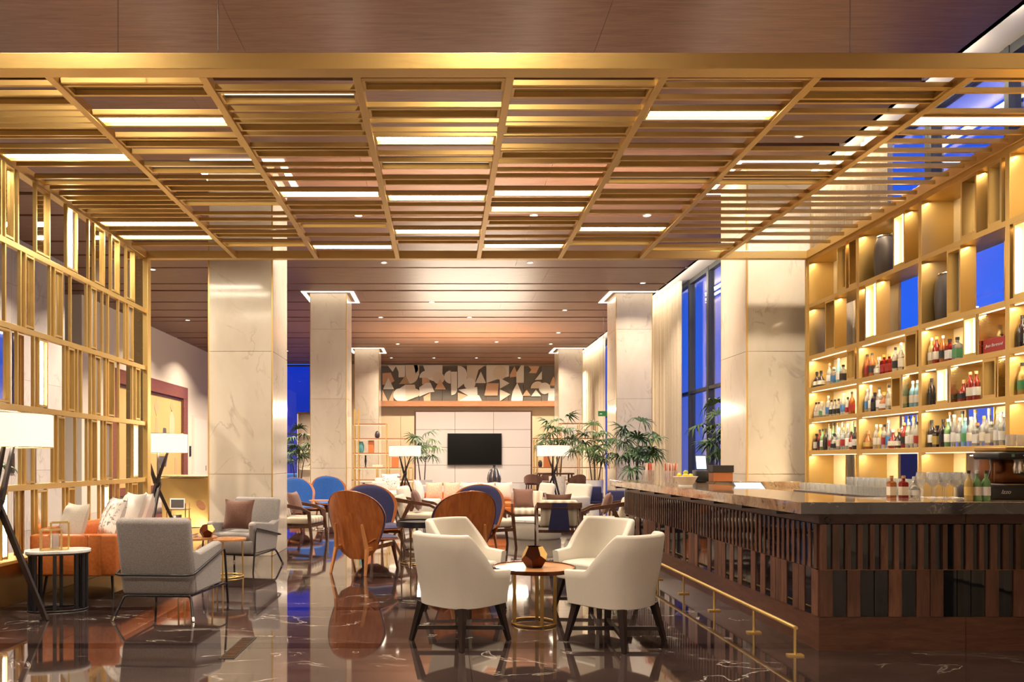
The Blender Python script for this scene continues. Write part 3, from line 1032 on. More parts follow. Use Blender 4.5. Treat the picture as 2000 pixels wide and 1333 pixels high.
# worktop (one continuous L)
top = thing('bar_worktop', 'thick veined brown marble worktop on the bar', 'worktop', (BXF, BYN, 1.01))
zt = 0.09
MB().box(-0.18, 0.62, -0.10, BL + 0.25, 0, zt).build('side_slab', 'counter_marble', top, bevel=0.004)
MB().box(0.6205, 2.38, -0.10, 0.62, 0, zt).build('front_slab', 'counter_marble', top, bevel=0.004)
MB().box(-0.178, 2.38, -0.106, -0.1005, 0.004, zt - 0.004).build('front_edge', 'counter_front_marble', top)
for k in range(9):
    y = 0.35 + k * 0.68
    MB().cb((-0.09, y, 0.998), (0.18, 0.10, 0.022)).build('bracket', 'black_metal', bar)
# bag hook under the corner
hk = MB().tube([(0.05 + 0.022 * math.cos(t), -0.03, 0.965 + 0.022 * math.sin(t)) for t in [R(a) for a in range(90, 420, 30)]], 0.004, 6).build('bag_hook', 'black_metal', bar, True)
# foot rail
fr = thing('foot_rail', 'brass foot rail on posts along the bar base', 'foot rail', (2.52, 0, 0))
MB().tube([(0, 5.42, 0.2), (0, 11.3, 0.2)], 0.016, 10).build('rail', 'brass', fr, True)
for y in (5.43, 6.15, 7.05, 7.95, 8.9, 9.9, 10.9):
    MB().tube([(0, y, 0.0), (0, y, 0.2)], 0.011, 8).build('post', 'brass', fr, True)
    MB().cb((0.0, y, 0.006), (0.11, 0.05, 0.012)).build('foot_plate', 'brass', fr)
# back counter
bc = thing('back_counter', 'dark back counter with marble top under the bottle shelving', 'counter', (4.45, 0, 0))
MB().box(0.06, 0.69, 6.25, 10.7, 0, 0.94).build('cabinet', 'black_metal', bc)
MB().box(0.0, 0.69, 6.25, 10.7, 0.945, 1.0).build('counter_slab', 'counter_marble', bc, bevel=0.003)
tag(MB().box(3.60, 5.14, 10.80, 11.08, 0.0, 1.1).build('bar_end_wall', 'counter_marble', None, bevel=0.004), 'low brown marble wall closing the far end of the bar', 'low wall')
# inner work bench of the bar
wb_ = thing('bar_workbench', 'dark stainless workbench behind the bar worktop', 'workbench', (3.4, 0, 0))
MB().box(0, 0.42, 6.4, 10.75, 0, 0.84).build('bench_body', 'black_metal', wb_)
MB().box(-0.01, 0.44, 6.4, 10.75, 0.845, 0.88).build('bench_top', 'steel', wb_)

# ================================================================== BOTTLES
KINDS = {  # profile (r,z), label z0,z1,r
 'round-shouldered': ([(0.036, 0), (0.038, 0.01), (0.038, 0.17), (0.03, 0.20), (0.014, 0.225), (0.013, 0.27)], (0.05, 0.135, 0.0388), (0.015, 0.265, 0.295), 12),
 'squat': ([(0.05, 0), (0.055, 0.02), (0.05, 0.10), (0.025, 0.14), (0.015, 0.155), (0.015, 0.19)], (0.03, 0.085, 0.0558), (0.02, 0.187, 0.225), 12),
 'slim': ([(0.032, 0), (0.033, 0.01), (0.033, 0.19), (0.014, 0.25), (0.012, 0.31)], (0.05, 0.15, 0.0338), (0.014, 0.305, 0.335), 12),
 'square': ([(0.046, 0), (0.047, 0.008), (0.047, 0.15), (0.042, 0.165), (0.015, 0.18), (0.015, 0.21)], (0.03, 0.12, 0.048), (0.019, 0.207, 0.235), 4),
 'small': ([(0.028, 0), (0.03, 0.008), (0.03, 0.11), (0.012, 0.145), (0.011, 0.18)], (0.03, 0.085, 0.0308), (0.013, 0.177, 0.20), 12),
}
_bm = {}
def bottle_me(kind, part, mat):
    k = (kind, part, mat)
    if k not in _bm:
        prof, lab, cap, n = KINDS[kind]
        rot = PI / 4 if n == 4 else 0
        m = MB()
        if part == 'body':
            m.lathe(prof, n, rot=rot)
        elif part == 'label':
            m.lathe([(lab[2], lab[0]), (lab[2], lab[1])], n, rot=rot)
            m.f = [f for f in m.f if len(f) == 4 or n == 4][:n]
        else:
            m.lathe([(cap[0], cap[1]), (cap[0], cap[2])], 10)
        _bm[k] = m.mesh(part, mat, n != 4, 40)
    return _bm[k]
CN = {'glass_amber': 'amber', 'glass_dark': 'dark', 'glass_red': 'red', 'glass_green': 'green', 'glass_blue': 'pale blue', 'glass_white': 'clear', 'glass_gold': 'golden'}
def bottle(x, y, z, kind, glass, lab, cap, label, group, s=1.0, rz=0.0):
    t = thing('liquor_bottle', label, 'bottle', (x, y, z + 0.001), rz, group)
    t.scale = (s, s, s)
    ob('bottle_body', bottle_me(kind, 'body', glass), t)
    ob('paper_label', bottle_me(kind, 'label', 'label_' + lab), t)
    ob('cap', bottle_me(kind, 'cap', 'cap_' + cap), t)
    return t
G = {'a': 'glass_amber', 'd': 'glass_dark', 'r': 'glass_red', 'g': 'glass_green', 'b': 'glass_blue', 'w': 'glass_white', 'y': 'glass_gold'}
K = {'o': 'round-shouldered', 'q': 'squat', 'l': 'slim', 's': 'square', 'm': 'small'}
LB = {'c': 'cream', 'w': 'white', 'k': 'black', 'r': 'red', 'g': 'green', 'b': 'blue', 'y': 'gold'}
CP = {'k': 'black', 'y': 'gold', 'c': 'cork', 's': 'silver'}
# (row, bay index in PY, px of each bottle, code: kind glass label cap, depth in shelf)
SHELF = [
 (3, 4, [(1592, 'qdck'), (1602, 'qdck'), (1620, 'owwc'), (1629, 'swbs'), (1638, 'lbws'), (1647, 'swkk')]),
 (3, 3, [(1691, 'oark'), (1703, 'oakk'), (1717, 'qwcs'), (1727, 'srry'), (1737, 'srry'), (1749, 'owkk'), (1760, 'lwcs')]),
 (3, 2, [(1812, 'oycs'), (1827, 'orcy'), (1842, 'oaks'), (1855, 'srwk'), (1870, 'swgk')]),
 (3, 1, [(1980, 'odkk'), (1995, 'sack')]),
 (2, 4, [(1590, 'mwck'), (1596, 'mwck'), (1603, 'mwgs'), (1611, 'mwcy'), (1618, 'owbs'), (1624, 'mwkk'), (1631, 'mwkk'), (1638, 'mwkk'), (1647, 'owbs'), (1656, 'mwrk'), (1664, 'oark')]),
 (2, 3, [(1684, 'owbs'), (1698, 'lwcs'), (1709, 'sdkk'), (1717, 'owwk'), (1726, 'qawy'), (1733, 'owck')]),
 (2, 3, [(1768, 'obcs'), (1779, 'obcs'), (1790, 'obwc')]),
 (2, 2, [(1818, 'odkk'), (1868, 'qrkc'), (1888, 'orcc'), (1907, 'orwc')]),
 (2, 1, [(1982, 'oygk'), (1996, 'oygk')]),
 (1, 4, [(1588, 'sdwk'), (1598, 'orkk'), (1606, 'ogwk'), (1613, 'odkk'), (1622, 'owrc'), (1630, 'qwkk'), (1639, 'owcs'), (1647, 'owrc'), (1656, 'lwws'), (1664, 'mrwk'), (1670, 'odwk')]),
 (1, 3, [(1691, 'qayc'), (1712, 'owcs'), (1722, 'oycs'), (1731, 'owrk'), (1740, 'lwbs'), (1749, 'qrcs'), (1759, 'qdcc'), (1768, 'orky'), (1777, 'owws'), (1786, 'lwcy'), (1792, 'owrk')]),
 (1, 2, [(1808, 'odwk'), (1826, 'sdyk'), (1842, 'odkk'), (1852, 'ogws'), (1864, 'lwws'), (1876, 'owws'), (1886, 'obgs'), (1898, 'owcs'), (1912, 'swwc'), (1925, 'owcy'), (1938, 'swcs'), (1950, 'lwwc'), (1960, 'owws')]),
]
SN = {3: 'top', 2: 'middle', 1: 'lowest'}
BN = {4: 'left', 3: 'centre', 2: 'right', 1: 'edge'}
cnt = {}
brng = random.Random(11)
XO = XS + 0.082
cells = {}
for r, c, lst in SHELF:
    for px, code in lst:
        cells.setdefault((r, c), []).append((px, code))
for (r, c), lst in cells.items():
    a, b = PY[c] + 0.03, PY[c + 1] - 0.03
    cuts = sorted((sy(p1) - 0.012, sy(p0) + 0.012) for rr, p0, p1, k_ in SB if rr == r and a < sy((p0 + p1) / 2) < b)
    segs, lo = [], a
    for u0, u1 in cuts:
        segs.append((lo, u0))
        lo = u1
    segs.append((lo, b))
    segs = [q for q in segs if q[1] - q[0] > 0.10]
    put = {}
    for px, code in lst:
        y = sy(px, XO)
        q = min(segs, key=lambda t: max(t[0] - y, y - t[1], 0))
        put.setdefault(q, []).append((y, px, code))
    out = []
    for (lo, hi), bs in put.items():
        bs.sort()
        rad = [KINDS[K[q[2][0]]][0][1][0] * (1.15 if q[2][0] == 'm' else 1.0) + 0.003 for q in bs]
        need = 2 * sum(rad)
        sc = min(1.0, (hi - lo - 0.004) / need)
        rad = [q * sc for q in rad]
        ys_ = [q[0] for q in bs]
        cur = lo
        for k_, rr in enumerate(rad):
            ys_[k_] = max(ys_[k_], cur + rr)
            cur = ys_[k_] + rr
        cur = hi
        for k_ in range(len(rad) - 1, -1, -1):
            ys_[k_] = min(ys_[k_], cur - rad[k_])
            cur = ys_[k_] - rad[k_]
        out += [(y, q[2], sc) for y, q in zip(ys_, bs)]
    out.sort(reverse=True)
    for i_, (y, code, sc) in enumerate(out):
        kd, gl, lb, cp = K[code[0]], G[code[1]], LB[code[2]], CP[code[3]]
        lbl = '%s %s bottle with %s label, %s from left, %s bottle shelf, %s bay' % (CN[gl], kd, lb, ORD[i_], SN[r], BN[c])
        bottle(XO, y, SZ[r], kd, gl, lb, cp, lbl, 'liquor bottles on the back-bar shelving', sc * (1.15 if kd == 'small' else 1.0) * brng.uniform(0.97, 1.0))
# second ranks behind on the lowest shelf (tops show above the front row)
for c, pxs in ((4, (1620, 1628, 1636, 1646, 1656, 1666)), (3, (1765, 1775, 1785)), (2, (1856, 1880, 1905, 1932, 1955))):
    for i, px in enumerate(pxs):
        xo = XS + 0.25
        code = ('lwrc', 'lgwk', 'lwcy', 'lwws', 'owbs', 'lgws')[i % 6]
        kd, gl, lb, cp = K[code[0]], G[code[1]], LB[code[2]], CP[code[3]]
        bottle(xo, sy(px, xo), SZ[1], kd, gl, lb, cp, '%s tall bottle, %s in the rear rank, lowest bottle shelf, %s bay' % (CN[gl], ORD[i], BN[c]), 'rear rank of liquor bottles', 1.12)
# red presentation box
gb = thing('gift_box', 'dark red presentation box with script lettering among the bottles', 'box', (XS + 0.08, 7.125, SZ[3] + 0.001))
MB().box(-0.05, 0.10, -0.135, 0.15, 0, 0.135).build('box_body', 'label_red', gb, bevel=0.003)
def text(name, body, size, mat, parent, loc, rot, ext=0.001):
    cu = bpy.data.curves.new(name, 'FONT')
    cu.body = body
    cu.size = size
    cu.extrude = ext
    cu.shear = 0.35
    cu.align_x = 'CENTER'
    cu.materials.append(MATS[mat])
    tmp = bpy.data.objects.new('tmp', cu)
    COL.objects.link(tmp)
    bpy.context.view_layer.update()
    me = bpy.data.meshes.new_from_object(tmp.evaluated_get(bpy.context.evaluated_depsgraph_get()))
    bpy.data.objects.remove(tmp)
    o = bpy.data.objects.new(name, me)
    COL.objects.link(o)
    o.parent = parent
    o.location = loc
    o.rotation_euler = rot
    return o
text('script_lettering', 'Jean Bertrand', 0.04, 'label_white', gb, (-0.0515, 0.005, 0.055), (R(90), 0, R(-90)))
bottle(XS + 0.255, 7.22, SZ[3], 'round-shouldered', 'glass_dark', 'gold', 'black', 'dark bottle standing behind the left end of the red presentation box', 'liquor bottles on the back-bar shelving', 1.0)
bottle(XS + 0.26, 7.06, SZ[3], 'square', 'glass_red', 'cream', 'silver', 'large square red decanter bottle behind the red presentation box', 'liquor bottles on the back-bar shelving', 1.2)

# ---- glassware
wine_prof = [(0.0, 0.0), (0.036, 0.001), (0.034, 0.004), (0.005, 0.010), (0.004, 0.085), (0.012, 0.095), (0.037, 0.125), (0.040, 0.155), (0.033, 0.205), (0.031, 0.205), (0.038, 0.155), (0.035, 0.127), (0.0, 0.099)]
wine_me = MB().lathe(wine_prof, 14).mesh('wine_glass', 'clear_glass', True, 60)
tum_me = MB().lathe([(0.0, 0.0), (0.030, 0.0), (0.037, 0.095), (0.035, 0.095), (0.028, 0.010), (0.0, 0.010)], 12).mesh('tumbler', 'clear_glass', True, 50)
for i in range(4):
    for j in range(3):
        x = 3.83 + i * 0.086 + (j % 2) * 0.043
        y = 5.90 + j * 0.088
        tag(ob('wine_glass', wine_me, None, (x, y, 1.101)), 'clear stemmed wine glass on the bar return, %s from left, %s row' % (ORD[i], ('front', 'middle', 'back')[j]), 'wine glass', 'wine glasses on the bar return')
for ri, (n_, y0, y1, x0) in enumerate(((9, 8.75, 9.75, 4.62), (9, 8.70, 9.70, 4.72), (11, 7.45, 8.55, 4.58), (11, 7.45, 8.55, 4.68))):
    for i in range(n_):
        y = y0 + (y1 - y0) * i / (n_ - 1)
        for lv in range(2 if x0 < 4.7 and n_ == 11 else 1):
            tag(ob('tumbler', tum_me, None, (x0, y, 1.021 + lv * 0.098)), 'clear tumbler, %s from left, %s row of the %s rack%s' % (ORD[n_ - 1 - i], ('front', 'rear')[ri % 2], ('left', 'right')[ri // 2], (', upper tier' if lv else ', lower tier') if ri // 2 else ''), 'glass', 'tumblers on the back counter')
for i, (y0, y1) in enumerate(((8.65, 9.82), (7.38, 8.62))):
    tag(MB().box(4.54, 4.80, y0, y1, 0, 0.0195).build('bar_mat', 'vase_grey', None), ('dark bar mat under the left tumbler rows', 'dark bar mat under the right tumbler rows')[i], 'bar mat', 'bar mats').location = (0, 0, 1.0005)
small = [(3.56, 6.02, 'square', 'glass_amber', 'cream', 'cork', 'small amber bottle with orange stopper beside the wine glasses'),
         (3.655, 6.02, 'square', 'glass_red', 'cream', 'cork', 'small dark red bottle with orange stopper beside the wine glasses'),
         (3.748, 6.03, 'squat', 'glass_white', 'white', 'silver', 'small clear round bottle with white label by wine glasses'),
         (3.924, 5.66, 'round-shouldered', 'glass_gold', 'gold', 'black', 'golden bottle at the right end of the wine glasses'),
         (3.985, 5.66, 'round-shouldered', 'glass_green', 'cream', 'silver', 'tall cream-labelled bottle left of the coffee machine'),
         (4.046, 5.65, 'round-shouldered', 'glass_green', 'white', 'black', 'green bottle with white label against the coffee machine')]
for x, d, kd, gl, lb, cp, lbl in small:
    bottle(x, d, 1.10, kd, gl, lb, cp, lbl, 'bottles standing on the bar return', 0.76)
# ---- coffee machine (mostly past the right edge of the frame)
cm = thing('coffee_machine', 'black and brass espresso machine on the bar at the right edge', 'coffee machine', (4.19, 5.79, 1.101))
MB().rbox((0.36, 0.20, 0.055), (0.72, 0.42, 0.11), 0.012).build('base', 'black_metal', cm, True)
MB().rbox((0.44, 0.30, 0.22), (0.56, 0.18, 0.24), 0.02).build('boiler_body', 'bronze', cm, True)
MB().rbox((0.40, 0.14, 0.335), (0.70, 0.30, 0.06), 0.02).build('control_panel', 'black_metal', cm, True)
MB().rbox((0.42, 0.18, 0.385), (0.62, 0.36, 0.04), 0.012).build('cup_tray', 'brass_dark', cm, True)
MB().box(0.10, 0.70, 0.0, 0.18, 0.111, 0.118).build('drip_tray', 'steel', cm)
for x in (0.28, 0.52):
    MB().lathe([(0.035, 0.20), (0.04, 0.24), (0.03, 0.31)], 14, (x, 0.10, 0)).build('group_head', 'steel', cm, True)
    MB().tube([(x, 0.10, 0.20), (x, -0.10, 0.185)], [0.012, 0.016], 8).build('portafilter', 'black', cm, True)
MB().tube([(0.06, 0.10, 0.31), (0.045, 0.07, 0.25), (0.02, 0.06, 0.17), (-0.01, 0.05, 0.13)], 0.006, 6).build('steam_wand', 'black_metal', cm, True)
for i in range(6):
    MB().cb((0.24 + i * 0.03, -0.0115, 0.337), (0.014, 0.003, 0.008)).build('button', 'label_white', cm)
MB().cb((0.155, -0.0115, 0.337), (0.022, 0.003, 0.022)).build('power_light', 'label_green', cm)
text('script_lettering', 'Izzo', 0.045, 'cap_silver', cm, (0.10, -0.0112, 0.045), (R(90), 0, 0))
for i in range(4):
    tag(ob('tumbler', tum_me, None, (4.44 + i * 0.085, 5.93, 1.507), None, 0, None), 'clear glass on top of the espresso machine, %s from left' % ORD[i], 'glass', 'glasses on the espresso machine')

# ---- things on the long worktop
ZT = 1.101
bowl = thing('fruit_bowl', 'white footed fruit bowl on the bar', 'bowl', (2.86, 8.95, ZT))
MB().lathe([(0.0, 0.0), (0.085, 0.0), (0.075, 0.012), (0.10, 0.04), (0.135, 0.105), (0.145, 0.11), (0.138, 0.112), (0.10, 0.055), (0.0, 0.045)], 24).build('bowl_body', 'white_paint', bowl, True, 60)
lem = MB().lathe([(0.0, -0.040), (0.010, -0.036), (0.024, -0.02), (0.029, 0.0), (0.024, 0.02), (0.010, 0.036), (0.0, 0.040)], 12).mesh('lemon', 'lemon', True, 80)
lim = MB().lathe([(0.0, -0.030), (0.016, -0.025), (0.028, 0.0), (0.016, 0.025), (0.0, 0.030)], 12).mesh('lime', 'lime', True, 80)
for i, (dx, dy, dz, me, lb) in enumerate(((-0.075, 0.0, 0.120, lem, 'yellow lemon at the left of the white fruit bowl'), (-0.02, -0.045, 0.118, lem, 'yellow lemon at the front of the white fruit bowl'),
        (0.005, 0.012, 0.158, lim, 'greenish lemon on top of the fruit pile'), (0.06, 0.0, 0.117, lem, 'yellow lemon at the right of the white fruit bowl'), (-0.055, 0.065, 0.125, lim, 'greenish lemon at the back of the fruit bowl'))):
    tag(ob('lemon', me, None, (2.86 + dx, 8.95 + dy, ZT + dz), (1.3, 0.3 * i, 0.8 * i)), lb, 'lemon', 'lemons in the bowl')
st_me = {c: MB().tube([(0, 0, 0), (0, 0, 0.25)], 0.009, 6).mesh('straw', 'straw_' + c) for c in ('red', 'white')}
sr = random.Random(3)
for i, (x, y, lb) in enumerate(((2.80, 10.35, 'glass jar of red and white straws at the far end of the bar'), (2.86, 9.55, 'glass jar of red and white straws beside the fruit bowl'))):
    j = thing('straw_jar', lb, 'jar', (x, y, ZT), 0, 'jars of straws')
    MB().lathe([(0.0, 0.002), (0.075, 0.0), (0.08, 0.01), (0.08, 0.17), (0.077, 0.17), (0.076, 0.012), (0.0, 0.010)], 18).build('jar_glass', 'clear_glass', j, True, 50)
    for k in range(34):
        a = sr.uniform(0, 6.28)
        r0 = sr.uniform(0.0, 0.06)
        ob('straw', st_me['red' if k % 2 else 'white'], j, (r0 * math.cos(a), r0 * math.sin(a), 0.013), (sr.uniform(-0.10, 0.10), sr.uniform(-0.10, 0.10), 0))
tb = thing('till_screen', 'tilted till touchscreen glowing pale blue behind the bar', 'screen', (3.62, 8.95, 0.881), 0)
MB().tube([(0, 0.05, 0), (0, 0.05, 0.16)], 0.03, 10).build('stand', 'black_metal', tb, True)
rx = Matrix.Rotation(R(-62), 3, 'X')
MB().rbox((0, 0, 0.20), (0.36, 0.015, 0.24), 0.006, 2, rx).build('housing', 'black', tb, True)
MB().rbox((0, -0.0095, 0.2055), (0.32, 0.004, 0.20), 0.002, 1, rx).build('display', 'screen_glow', tb)
bx1 = thing('storage_box', 'stacked black and terracotta boxes at the far end of the bar', 'box', (3.98, 10.88, 1.101))
MB().box(-0.14, 0.14, -0.10, 0.10, 0, 0.13).build('box_body', 'terracotta', bx1, bevel=0.003)
MB().box(-0.15, 0.15, -0.11, 0.11, 0.13, 0.23).build('box_lid', 'black', bx1, bevel=0.003)
bx2 = thing('receipt_printer', 'small black till printer with a tablet beside the terracotta box', 'printer', (3.68, 10.85, 1.101))
MB().rbox((0, 0, 0.08), (0.18, 0.2, 0.16), 0.015).build('printer_body', 'black_metal', bx2, True)
MB().rbox((0.0, -0.02, 0.27), (0.16, 0.012, 0.22), 0.006, 2, Matrix.Rotation(R(-15), 3, 'X')).build('tablet', 'black', bx2, True)
MB().rbox((0.0, -0.029, 0.27), (0.14, 0.004, 0.19), 0.001, 1, Matrix.Rotation(R(-15), 3, 'X')).build('display', 'screen_glow', bx2)

# ================================================================== SEATING BUILDERS (local front = +Y)
def make_tub_chair():
    t = thing('tub_chair', 'white leather tub chair', 'chair')
    a, b, n_ = 0.315, 0.30, 2.7
    def plan(s):
        """s in [-1,1] along the U: returns x,y and outward normal"""
        L = abs(s)
        sg = 1 if s >= 0 else -1
        if L < 0.62:
            th = L / 0.62 * PI / 2
            x = a * (math.sin(th) ** (2 / n_))
            y = -b * (math.cos(th) ** (2 / n_)) if th < PI / 2 - 1e-6 else 0.0
        else:
            k = (L - 0.62) / 0.38
            x = a - 0.02 * k * k
            y = 0.28 * k
        return sg * x, y
    def hgt(y):
        if y < -0.16:
            return 0.85
        if y < 0.06:
            k = (y + 0.16) / 0.22
            return 0.85 - 0.28 * k
        return 0.57 - 0.015 * (y - 0.06) / 0.22
    NU = 64
    prof = [(0.0, 0.0), (0.0, 0.25), (0.0, 0.5), (0.0, 0.75), (0.0, 0.955), (0.10, 0.985), (0.3, 1.0), (0.7, 1.0), (0.9, 0.985), (1.0, 0.955), (1.0, 0.6), (1.0, 0.1)]
    TH_ = 0.062
    mb = MB()
    V = []
    for i in range(NU + 1):
        s = -1 + 2 * i / NU
        s = math.copysign(abs(s) ** 1.0, s)
        x, y = plan(s)
        x2, y2 = plan(min(1, s + 0.01))
        x1, y1 = plan(max(-1, s - 0.01))
        tx, ty = x2 - x1, y2 - y1
        l = math.hypot(tx, ty) or 1
        nx, ny = ty / l, -tx / l
        h = hgt(y)
        for off, zz in prof:
            z = 0.30 + (h - 0.30) * zz
            flare = 0.90 + 0.10 * min(1, (z - 0.30) / 0.35)
            lean = -0.05 * max(0, (z - 0.42)) / 0.43 * (1 if y < 0 else max(0, 1 - y / 0.12)) * min(1, max(0, (-y + 0.12) / 0.35))
            V.append((x * flare - nx * off * TH_, y * flare - ny * off * TH_ + lean, z))
    w = len(prof)
    Fc = [(i * w + j, i * w + j + 1, (i + 1) * w + j + 1, (i + 1) * w + j) for i in range(NU) for j in range(w - 1)]
    Fc += [tuple(range(w)), tuple(NU * w + j for j in range(w - 1, -1, -1))]
    mb.add(V, Fc)
    mb.build('shell', 'leather_white', t, True, 55)
    # seat
    poly = []
    for i in range(33):
        x, y = plan(-1 + 2 * i / 32)
        poly.append((x * 0.885, y * 0.885))
    poly_in = [(p[0] * 0.85, p[1] * 0.84) for p in poly]
    MB().prism(poly, 0.292, 0.37, 'z').build('seat_base', 'leather_white', t, bevel=0.012)
    sc_ = MB()
    pts = [(x * 0.98, y * 0.97 + (0.03 if y > 0.2 else 0)) for x, y in poly_in]
    sc_.prism(pts, 0.372, 0.46, 'z').build('seat_cushion', 'leather_white', t, True, 30, 0.025)
    for sx in (-1, 1):
        for sy_ in (-1, 1):
            MB().bar((sx * 0.215, sy_ * 0.205, 0.30), (sx * 0.272, sy_ * 0.265, 0.0), 0.052, 0.052, (0, 1, 0), 0.030, 0.030).build('leg', 'dark_leg', t)
    MB().bar((-0.25, -0.24, 0.10), (0.25, 0.24, 0.10), 0.024, 0.030).build('stretcher', 'dark_leg', t)
    MB().bar((-0.25, 0.24, 0.10), (0.25, -0.24, 0.10), 0.024, 0.030).build('stretcher', 'dark_leg', t)
    return t

def make_shell_chair(inner='navy_fabric'):
    t = thing('shell_chair', 'walnut shell lounge chair', 'chair')
    z0, z1 = 0.17, 1.03
    def halfw(v):
        lo = 0.445 * (1 - 0.52 * (1 - min(1, v / 0.66)) ** 1.5)
        if v > 0.52:
            lo *= max(0.0, 1 - ((v - 0.52) / 0.48) ** 2.9) ** 0.46
        if v < 0.16:
            lo *= max(0.0, 1 - ((0.16 - v) / 0.16) ** 2.2) ** 0.5 * 0.6 + 0.4
        return lo + 0.004
    def surf(off):
        def fn(u, v):
            v = 1 - (1 - v) ** 2.2
            a = u * 2 - 1
            hw = halfw(v)
            x = a * hw
            z = z0 + (z1 - z0) * v
            y = -0.20 - 0.20 * v + 0.75 * x * x + off
            return (x, y, z)
        return fn
    MB().grid(surf(0), 24, 24, -0.016).build('back_shell', 'walnut_shell', t, True, 50)
    def inn(u, v):
        p = surf(0.0)(0.5 + (u - 0.5) * 0.985, 0.12 + 0.872 * v)
        return (p[0], p[1] + 0.006 + 0.035 * (1 - (2 * u - 1) ** 4) * min(1, (1 - v) * 3), p[2])
    MB().grid(inn, 20, 22, 0.010).build('upholstery', inner, t, True, 60)
    def seat(off):
        def fn(u, v):
            a = u * 2 - 1
            y = -0.22 + 0.60 * v
            hw = 0.30 + 0.06 * math.sin(v * PI) 
            if v > 0.8:
                hw *= max(0.2, 1 - ((v - 0.8) / 0.2) ** 2.2 * 0.55)
            return (a * hw, y, 0.335 + 0.05 * v + 0.10 * a * a * (1 - v) + off)
        return fn
    MB().grid(seat(0), 16, 14, 0.016).build('seat_shell', 'walnut_shell', t, True, 50)
    def cush(u, v):
        p = seat(0.02)(0.5 + (u - 0.5) * 0.94, 0.04 + 0.93 * v)
        return (p[0], p[1], p[2] + 0.055 * (1 - (2 * u - 1) ** 4) * (1 - (2 * v - 1) ** 6))
    MB().grid(cush, 14, 12, 0.01).build('seat_cushion', inner, t, True, 60)
    for sx in (-1, 1):
        lg = MB()
        lg.bar((sx * 0.20, -0.345, 0.62), (sx * 0.235, -0.285, 0.31), 0.022, 0.028, (0, 1, 0), 0.036, 0.05)
        lg.bar((sx * 0.235, -0.285, 0.325), (sx * 0.265, -0.36, 0.0), 0.036, 0.05, (0, 1, 0), 0.024, 0.024)
        lg.bar((sx * 0.235, -0.285, 0.31), (sx * 0.25, 0.26, 0.34), 0.03, 0.045)
        lg.build('leg', 'oak_leg', t)
        MB().bar((sx * 0.25, 0.25, 0.345), (sx * 0.275, 0.33, 0.0), 0.036, 0.046, (0, 1, 0), 0.022, 0.022).build('leg', 'walnut_frame', t)
    return t

def make_grey_chair():
    t = thing('grey_armchair', 'grey upholstered armchair', 'armchair')
    # seat body
    MB().rbox((0, 0.02, 0.30), (0.62, 0.66, 0.18), 0.03, 3).build('seat_base', 'grey_fabric', t, True)
    MB().rbox((0, 0.06, 0.43), (0.54, 0.58, 0.10), 0.035, 3).build('seat_cushion', 'grey_fabric', t, True)
    def back(u, v):
        a = u * 2 - 1
        z = 0.21 + 0.69 * v
        w = 0.30 + 0.025 * v
        return (a * w, -0.28 - 0.16 * v - 0.012 * (1 - a * a), z)
    mb = MB()
    rot = Matrix.Rotation(R(12), 3, 'X')
    mb.rbox((0, -0.355, 0.555), (0.655, 0.11, 0.70), 0.045, 4, rot)
    mb.build('backrest', 'grey_fabric', t, True)
    for sx in (-1, 1):
        arm = MB()
        poly = [(-0.30, 0.22), (0.32, 0.22), (0.36, 0.60), (0.30, 0.625), (-0.20, 0.575), (-0.39, 0.62)]
        arm.prism(poly, sx * 0.245 if sx > 0 else -0.335, 0.335 if sx > 0 else -0.245, 'x')
        arm.build('arm', 'grey_fabric', t, True, 35, 0.022)
    # tube frame
    r_ = 0.011
    for sx in (-1, 1):
        MB().tube([(sx * 0.0, -0.425, 0.40), (sx * 0.30, -0.425, 0.40), (sx * 0.345, -0.40, 0.405), (sx * 0.352, -0.34, 0.42), (sx * 0.352, 0.33, 0.545), (sx * 0.352, 0.355, 0.54), (sx * 0.356, 0.365, 0.50), (sx * 0.36, 0.44, 0.0)], r_, 8).build('arm_tube', 'black_metal', t, True, 60)
        MB().tube([(sx * 0.358, 0.405, 0.20), (sx * 0.335, 0.30, 0.205), (sx * 0.30, -0.33, 0.205)], r_, 8).build('side_tube', 'black_metal', t, True)
        MB().tube([(0, -0.335, 0.205), (sx * 0.27, -0.335, 0.205), (sx * 0.30, -0.345, 0.195), (sx * 0.318, -0.365, 0.15), (sx * 0.35, -0.42, 0.035)], r_ * 1.15, 8).build('leg', 'black_metal', t, True, 60)
        MB().tube([(sx * 0.35, -0.42, 0.036), (sx * 0.36, -0.437, 0.0)], r_ * 1.3, 8).build('foot_tip', 'steel', t, True)
    MB().tube([(-0.335, 0.31, 0.205), (0.335, 0.31, 0.205)], r_, 8).build('front_tube', 'black_metal', t, True)
    return t

